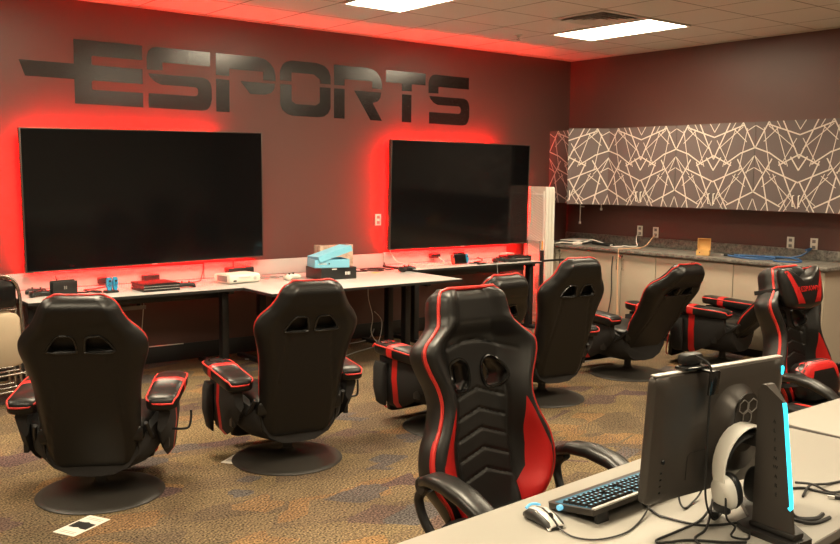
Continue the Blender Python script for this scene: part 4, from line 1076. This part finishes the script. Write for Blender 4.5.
for (y, z0, z1, lb, kx) in ((-.40, 1.386, 1.14, 'long white cord with a plug hanging under the corner cabinet', 0), (-.72, 1.386, 1.31, 'short white cord end hanging under the corner cabinet', 1)):
    t = thing('hanging_cord', lb, 'cord', (-.36+.04*kx, y, 0), 0, 'cords hanging under the wall cabinets')
    t.location.x = -.20
    MB().tube([(0, 0, z0), (.003, .002, (z0+z1)/2), (0, 0, z1+.03)], .006, smooth=5).build('wire', CABLEW, t)
    MB().box((0, 0, z1+.015), (.022, .022, .03), bev=.004).build('plug', WHITEP, t)
    if not kx: MB().box((.0, -.03, z0-.04), (.014, .06, .014), bev=.003).build('clip', WHITEP, t)

# ------------------------------------------------------------------ papers on the carpet
t = thing('paper_slip', 'white printed slip with a black patch on the carpet by the left recliner', 'paper', (-6.975, -3.44, .001), math.radians(28))
MB().box((0, 0, .0006), (.235, .13, .0012)).build('sheet', PAPER, t)
MB().prism([(-.035, -.055), (.035, -.055), (.035, -.02), (.045, 0), (.035, .02), (.035, .055), (-.035, .055), (-.035, .02), (-.025, 0), (-.035, -.02)], .0012, .0018).build('black_patch', INK, t)
b = MB()
for x in (-.095, -.08, .075, .09): b.box((x, 0, .0015), (.004, .09, .0006))
b.build('printed_lines', GREYP, t)
t = thing('paper_slip', 'white slip sticking out from under the second recliner base', 'paper', (-5.90, -2.93, .001), math.radians(35))
MB().box((0, 0, .0006), (.22, .12, .0012)).build('sheet', PAPER, t)
b = MB()
for x in (-.07, -.05): b.box((x, 0, .0015), (.006, .09, .0006))
b.build('printed_lines', GREYP, t)

# ------------------------------------------------------------------ front desks
ZF = .74
def front_desk(label, corner, rz, w, d):      # corner: far right corner of the top
    t = thing('desk', label, 'desk', (corner[0], corner[1], 0), rz, 'front desks')
    MB().box((-w/2, -d/2, ZF-.013), (w, d, .026), bev=.002).build('desktop', LAMF, t)
    b = MB(); e = .002
    for y in (e/2, -d-e/2): b.box((-w/2, y, ZF-.0145), (w+2*e, e, .023))
    for x in (e/2, -w-e/2): b.box((x, -d/2, ZF-.0145), (e, d, .023))
    b.build('edge_band', EDGEG, t)
    for x in (-.12, -w+.12):
        MB().box((x, -d/2, .36), (.05, .08, .67), bev=.004).build('leg', STEELB, t)
        MB().box((x, -d/2, .018), (.06, d*.86, .034), bev=.006).build('foot', STEELB, t)
        MB().box((x, -d/2, .70), (.05, d*.8, .03), bev=.004).build('support_arm', STEELB, t)
    MB().box((-w/2, -d/2-.2, .62), (w-.3, .02, .16), bev=.004).build('modesty_panel', STEELB, t)
    return t
front_desk('near white desk carrying the monitor, keyboard and mouse', (-5.112, -5.772), math.radians(4.6), 2.3, .705)
front_desk('white desk at the lower right, empty but for black cables', (-3.245, -5.765), math.radians(1.4), 1.815, .70)

# monitor (seen from behind)
mr_ = math.radians(-4.3)
t = thing('monitor', 'dark monitor seen from behind, with a glowing cyan strip down its stand', 'monitor', (-6.131, -6.288, ZF), mr_)
Mt = Matrix.Translation((0, 0, .253)) @ Matrix.Rotation(math.radians(4), 4, 'X')
SHELL = mat('dark_grey_shell', (.058, .050, .044), .40, .3, bump=.02, bscale=300)
SHELLD = mat('darker_grey_shell', (.016, .014, .013), .45, bump=.03, bscale=300)
w, h = .538, .350
loops = [[(x, y, z) for x, z in sellipse(0, 0, a, c, 22, 64)] for y, a, c in ((.016, w/2-.001, h/2-.001), (.014, w/2, h/2), (-.004, w/2, h/2), (-.010, w/2-.004, h/2-.004), (-.020, w/2-.03, h/2-.03))]
sh = MB().loft(loops, M=Mt).build('rear_shell', SHELL, t, angle=35)
MB().box((0, .0165, .004), (w-.014, .003, h-.03), M=Mt).build('screen', SCREEN, t)
MB().box((0, .005, h/2+.0012), (w-.01, .018, .0035), M=Mt, bev=.001).build('top_trim', SILV, t)  # pale strip paints in the light falling on the shell's top face
# swelling round the stand mount with a recessed emblem plate
loops = []
for y, k in ((-.012, 1.30), (-.022, 1.12), (-.036, .97), (-.052, .86), (-.062, .78)):
    loops.append([(x+.045, y, z-.012) for x, z in sellipse(0, 0, .085*k, .118*k, 2.5, 56)])
MB().loft(loops, M=Mt).build('stand_mount', SHELL, t, angle=55)
pl_ = MB().prism([(x+.045, z+.028) for x, z in sellipse(0, 0, .050, .082, 2.6, 48)], -.064, -.060, 'y', M=Mt).build('emblem_plate', SHELLD, t)
hexm = MB()
for hx, hz in ((-.019, .033), (.019, .033), (0, .000)):
    ring = [(.045+hx+.0195*math.sin(PI/3*k), -.0645, hz+.042+.0195*math.cos(PI/3*k)) for k in range(6)]
    hexm.tube([Mt @ Vector(p) for p in ring], .0018, n=5, closed=True)
hexm.build('hexagon_emblem', GREYP, pl_)
MB().prism([(x+.252, z+.140) for x, z in sellipse(0, 0, .006, .013, 2.2, 24)], -.018, -.011, 'y', M=Mt).build('status_light', CYAN, t)
MB().lathe([(.007, 0), (.007, .004), (.005, .006)], n=18, M=Mt @ Matrix.Translation((-.225, -.017, -.055)) @ Matrix.Rotation(PI/2, 4, 'X')).build('joystick_button', GLOSSB, t)
for k in range(4): MB().box((-.228, -.019, -.085-.018*k), (.008, .004, .005), M=Mt, bev=.001).build('side_button', GLOSSB, t)
MB().tube([Mt @ Vector(p) for p in ((-.13, -.0205, -.12), (-.13, -.0205, -.055), (-.12, -.0205, -.045), (.0, -.0205, -.045))], .0012, n=5).build('cover_seam', SHELLD, t)
# riser
MB().box((.035, -.10, .245), (.04, .10, .04), bev=.008).build('mount_arm', SHELLD, t)
xr = .022
prof = [(-.128, .03), (-.128, .385), (-.138, .402), (-.150, .402), (-.205, .366), (-.250, .03)]
b = MB(); tw = .036
loops = [[(xr-tw/2+x*(.25 if y < -.19 else 1), y, z) for y, z in prof] for x in (0, tw)]
rs = b.loft(loops).build('stand_riser', SHELL, t, angle=30)
lp_ = [(xr-tw/2+.001, -.2055, .366), (xr-tw/2+.001, -.2105, .34), (xr-tw/2+.001, -.2400, .115), (xr-tw/2+.001, -.241, .100), (xr-tw/2-.001, -.236, .095)]
MB().tube(lp_, .0052, n=8).build('light_strip', CYAN, rs)
for k, ch in enumerate('ALIENWARE'):
    z = .312-.0238*k
    text_mesh(ch, .0135, 'raised_letter', INK, rs, Matrix.Translation((xr-tw/2-.0006, -.180-.0035*k*.55, z)) @ Matrix.Rotation(-PI/2, 4, 'Z') @ Matrix.Rotation(PI/2, 4, 'X'), .0006)
b = MB(); b.prism([(-.02, -.268), (.06, -.268), (.15, -.12), (.20, .02), (.16, .03), (.06, -.08), (.0, -.085), (-.02, -.12)], .0005, .016)
b.box((xr, -.188, .024), (.046, .135, .016), bev=.005)
b.build('stand_base', SHELLD, t)

# webcam clipped on the monitor
t = thing('webcam', 'black webcam clipped onto the top edge of the monitor', 'webcam', (-6.238, -6.293, ZF+.430), mr_)
MB().box((.0, .02, .026), (.075, .035, .032), bev=.012).build('body', PLAS, t)
MB().lathe([(.013, 0), (.013, .004), (.009, .006)], n=20, M=Matrix.Translation((0, .038, .026)) @ Matrix.Rotation(-PI/2, 4, 'X')).build('lens', LENS, t)
MB().box((-.012, .002, .008), (.09, .045, .008), bev=.003).box((.012, -.052, -.026), (.038, .008, .062), bev=.002, M=Matrix.Rotation(math.radians(4), 4, 'X')).box((.012, -.03, .002), (.036, .05, .006), bev=.002).build('clip', GLOSSB, t)
cable('webcam_cable', 'thin black cord hanging down from the webcam behind the monitor', [(-6.253, -6.300, ZF+.470), (-6.246, -6.335, ZF+.455), (-6.243, -6.345, ZF+.42), (-6.238, -6.338, ZF+.33), (-6.228, -6.330, ZF+.2), (-6.215, -6.325, ZF+.08), (-6.17, -6.32, ZF+.012), (-6.10, -6.30, ZF+.006)], .0032, CABLE, 'cords around the monitor')

# headset hung on the stand
t = thing('headset', 'white headset hanging between the monitor and its stand', 'headset', (-6.124, -6.378, ZF-.010), math.radians(-10))
def arch(r, z0, hh, a0, a1, n=22): return [(-r*math.cos(a0+(a1-a0)*k/n), 0, z0+hh*math.sin(a0+(a1-a0)*k/n)) for k in range(n+1)]
pts = arch(.095, .178, .112, -.75, PI+.75)
def band(ob_name, pts, wy, th_, m_):
    loops = []
    for i, p in enumerate(pts):
        a = Vector(pts[max(i-1, 0)]); c = Vector(pts[min(i+1, len(pts)-1)]); tn = (c-a).normalized(); nn = Vector((-tn.z, 0, tn.x))
        u = i/(len(pts)-1); ww = wy*(.75+.35*math.sin(PI*u))
        loops.append([(p[0]+nn.x*th_*v, p[1]+ww*q, p[2]+nn.z*th_*v) for q, v in sellipse(0, 0, 1, 1, 3, 16)])
    return MB().loft(loops).build(ob_name, m_, t, angle=55)
band('headband', pts, .024, .0045, WHITEP)
pts2 = arch(.080, .178, .086, .35, PI-.35)
band('head_strap', pts2, .022, .004, FABB)
for sg in (-1, 1):
    Me = Matrix.Translation((sg*.066, 0, .115)) @ Matrix.Rotation(sg*.22, 4, 'Y')
    loops = [[(sg*x, y, z) for y, z in sellipse(0, 0, a, c, 2.4, 32)] for x, a, c in ((.026, .018, .028), (.022, .030, .042), (.010, .036, .048), (-.004, .037, .049))]
    cp = MB().loft(loops, M=Me).build('ear_cup', WHITEP, t, angle=55)
    loops = [[(sg*x, y, z) for y, z in sellipse(0, 0, a, c, 2.4, 32)] for x, a, c in ((-.004, .034, .046), (-.012, .038, .051), (-.026, .036, .048), (-.032, .026, .038))]
    MB().loft(loops, M=Me).build('ear_cushion', PLAS, cp, angle=60)
    MB().lathe([(.008, 0), (.008, .002)], n=16, M=Me @ Matrix.Translation((sg*.0255, 0, .0)) @ Matrix.Rotation(PI/2, 4, 'Y')).build('logo_dot', GREYP, cp)
    MB().box((sg*.02, 0, -.038), (.02, .05, .025), bev=.006, M=Me).build('lower_trim', PLAS, cp)

# keyboard
t = thing('keyboard', 'black keyboard with blue-lit keys in front of the monitor', 'keyboard', (-6.222, -6.045, ZF), math.radians(3.5))
Mk = Matrix.Translation((0, 0, .026)) @ Matrix.Rotation(math.radians(-8), 4, 'X')
pr = [(-.235, -.080), (.235, -.080), (.235, .075), (.225, .085), (-.225, .085), (-.235, .075)]
MB().prism(pr, -.010, .006, 'z', M=Mk).build('case', SHELL, t)
MB().box((0, -.078, .0075), (.46, .012, .006), bev=.002, M=Mk).build('rear_bar', SILV, t)
for x in (-.19, .19): MB().box((x, -.072, -.022), (.05, .012, .034), bev=.002, M=Mk).build('folding_foot', PLAS, t)
MB().lathe([(.008, 0), (.008, .012)], n=14, M=Mk @ Matrix.Translation((-.235, .03, .0)) @ Matrix.Rotation(-PI/2, 4, 'Y')).build('volume_roller', CYANK, t)
keyr = random.Random(3); ncol, nrow = 23, 6; kp = .0192
kplan = []
for r in range(nrow):
    y = -.058+r*.0205+(.004 if r else 0); x = -.2215; 
    while x < .2215:
        w_ = kp
        if r == 5 and abs(x) < .07: w_ = kp*5.5
        elif keyr.random() < .10: w_ = kp*1.5
        if x+w_ > .224: break
        if not (abs(x+.103) < .006 or abs(x+.03) < .004): kplan.append((x+w_/2, y, w_))
        x += w_
# seen from behind the letters face the other side; every key is its own raised cap
kplan = kplan[:100]
for x, y, w_ in kplan:
    k = MB()
    loops = [[(x+u, y+v, z) for u, v in ((-a, -c), (a, -c), (a, c), (-a, c))] for z, a, c in ((.006, w_/2-.0012, .0088), (.0145, w_/2-.0035, .0064))]
    k.loft(loops, M=Mk)
    k.add([Mk @ Vector(p) for p in ((x-.0032, y-.003, .0148), (x+.0032, y-.003, .0148), (x+.0032, y+.003, .0148), (x-.0032, y+.003, .0148))], [(0, 1, 2, 3)], 1)
    k.build('key', [PLAS, CYANK], t)
MB().box((0, 0, .0064), (.445, .128, .0008), M=Mk).build('glowing_bed', CYAND, t)

# mouse
t = thing('computer_mouse', 'silver and black mouse with a cyan glow, left of the keyboard', 'mouse', (-6.540, -6.040, ZF), math.radians(172))
loops = []
for y, a, hh in ((-.062, .016, .010), (-.056, .027, .020), (-.035, .033, .033), (-.005, .032, .038), (.025, .031, .031), (.05, .030, .020), (.060, .026, .013), (.063, .018, .008)):
    loops.append([(x, y, max(.001, hh*.5+z)) for x, z in sellipse(0, 0, a, hh*.5, 2.8, 24)])
MB().loft(loops).build('body', SHELLD, t, angle=60)
for sg in (-1, 1):
    loops = []
    for y, hh in ((-.035, .0345), (-.005, .0395), (.025, .0325), (.05, .0215), (.062, .014)):
        loops.append([(sg*x, y, hh-dz) for x, dz in ((.004, .0), (.014, .0012), (.024, .0052), (.029, .0125), (.027, .016), (.004, .006))])
    MB().loft(loops).build('button', SILV, t, angle=50)
MB().lathe([(.008, -.0035), (.010, -.002), (.010, .002), (.008, .0035)], n=20, M=Matrix.Translation((0, .033, .0285)) @ Matrix.Rotation(PI/2, 4, 'Y')).build('scroll_wheel', PLAS, t)
MB().tube([(-.024, -.045, .0295), (-.012, -.048, .0345), (0, -.049, .036), (.012, -.048, .0345), (.024, -.045, .0295)], .004, n=8, smooth=4).build('glow_ring', CYANK, t)
cable('mouse_cable', 'black mouse cord curving over the white desk to the keyboard', [(-6.548, -6.103, ZF+.008), (-6.555, -6.165, ZF+.004), (-6.517, -6.215, ZF+.004), (-6.423, -6.228, ZF+.004), (-6.32, -6.196, ZF+.005), (-6.24, -6.162, ZF+.02), (-6.20, -6.140, ZF+.03)], .0026, CABLE, 'cords around the monitor')
z = ZF+.0045
cable('power_cable', 'long black cord from the monitor corner across the desk to the stand', [(-6.215, -6.12, z), (-6.247, -6.190, z), (-6.249, -6.222, z), (-6.220, -6.314, z), (-6.131, -6.362, z), (-6.05, -6.385, z)], .0036, CABLE, 'cords around the monitor')
cable('power_cable', 'black cord bending back in a loop at the front of the white desk', [(-6.104, -6.272, z+.02), (-6.189, -6.293, z), (-6.316, -6.304, z), (-6.395, -6.308, z), (-6.408, -6.322, z), (-6.385, -6.335, z), (-6.329, -6.360, z), (-6.267, -6.422, z), (-6.222, -6.455, z)], .0036, CABLE, 'cords around the monitor')
cable('power_cable', 'black cord running forward off the desk below the headset', [(-6.117, -6.281, z+.04), (-6.18, -6.315, z+.01), (-6.239, -6.343, z), (-6.307, -6.360, z), (-6.335, -6.40, z), (-6.36, -6.46, z), (-6.42, -6.56, z)], .0036, CABLE, 'cords around the monitor')
cable('power_cable', 'short black cord drooping under the monitor', [(-6.12, -6.165, z+.05), (-6.14, -6.19, z+.01), (-6.146, -6.212, z), (-6.10, -6.20, z), (-6.04, -6.185, z+.01), (-6.03, -6.20, z+.06)], .003, CABLE, 'cords around the monitor')
cable('headset_cable', 'black cord drooping in a loop below the headset', [(-6.215, -6.385, ZF+.10), (-6.222, -6.395, ZF+.05), (-6.19, -6.40, ZF+.02), (-6.235, -6.42, ZF+.012), (-6.20, -6.445, z), (-6.15, -6.42, z), (-6.10, -6.40, z)], .003, CABLE, 'cords around the monitor')
t = tag(MB().box((0, 0, .012), (.035, .022, .018), bev=.004).build('cable_clip', PLAS, loc=(-6.128, -6.30, ZF+.0), rotz=.4), 'small black clip gathering the cords beside the headset', 'cable clip')
cable('power_cable', 'black cords lying on the empty right desk beside the stand', [(-5.86, -6.28, z), (-5.75, -6.30, z), (-5.708, -6.326, z), (-5.700, -6.365, z), (-5.68, -6.43, z), (-5.62, -6.45, z), (-5.40, -6.40, z), (-5.2, -6.30, z)], .004, CABLE, 'cords on the lower right')
cable('power_cable', 'second black cord crossing the first at the lower right', [(-5.78, -6.36, z), (-5.70, -6.335, z+.008), (-5.66, -6.34, z+.006), (-5.60, -6.35, z), (-5.5, -6.36, z), (-5.35, -6.33, z)], .004, CABLE, 'cords on the lower right')
cable('power_cable', 'third black cord with a loop at the lower right edge', [(-5.70, -6.29, z+.006), (-5.69, -6.34, z+.012), (-5.68, -6.39, z), (-5.62, -6.41, z), (-5.5, -6.42, z), (-5.45, -6.46, z)], .004, CABLE, 'cords on the lower right')
t = thing('usb_plug', 'black plug with a silver tip lying at the lower right edge', 'plug', (-5.715, -6.425, ZF), math.radians(-60))
MB().box((.012, 0, .007), (.03, .014, .011), bev=.003).build('grip', PLAS, t); MB().box((-.012, 0, .007), (.02, .011, .005)).build('tip', SILV, t)
for k, (a, lb) in enumerate((([(-5.90, -6.37, ZF+.05), (-5.936, -6.404, ZF+.02), (-5.955, -6.44, z), (-5.92, -6.475, z), (-5.87, -6.47, z)], 'thick black cord coming out behind the stand foot'), ([(-5.93, -6.36, ZF+.03), (-5.965, -6.42, z+.004), (-5.985, -6.46, z+.004), (-5.95, -6.492, z), (-5.88, -6.495, z)], 'second thick black cord behind the stand foot, nearer the desk edge'))):
    cable('power_cable', lb, a, .006, CABLE, 'cords behind the stand foot')

# ------------------------------------------------------------------ world and colour management
wd = bpy.data.worlds.new('world'); scene.world = wd; wd.use_nodes = True
wd.node_tree.nodes['Background'].inputs[0].default_value = (.02, .018, .016, 1); wd.node_tree.nodes['Background'].inputs[1].default_value = .1
scene.cycles.max_bounces = 10; scene.cycles.diffuse_bounces = 7; scene.cycles.glossy_bounces = 4
scene.cycles.sample_clamp_indirect = 6
vs = scene.view_settings; vs.view_transform = 'Standard'; vs.look = 'None'; vs.gamma = 1; vs.use_curve_mapping = False
vs.exposure = 0.42
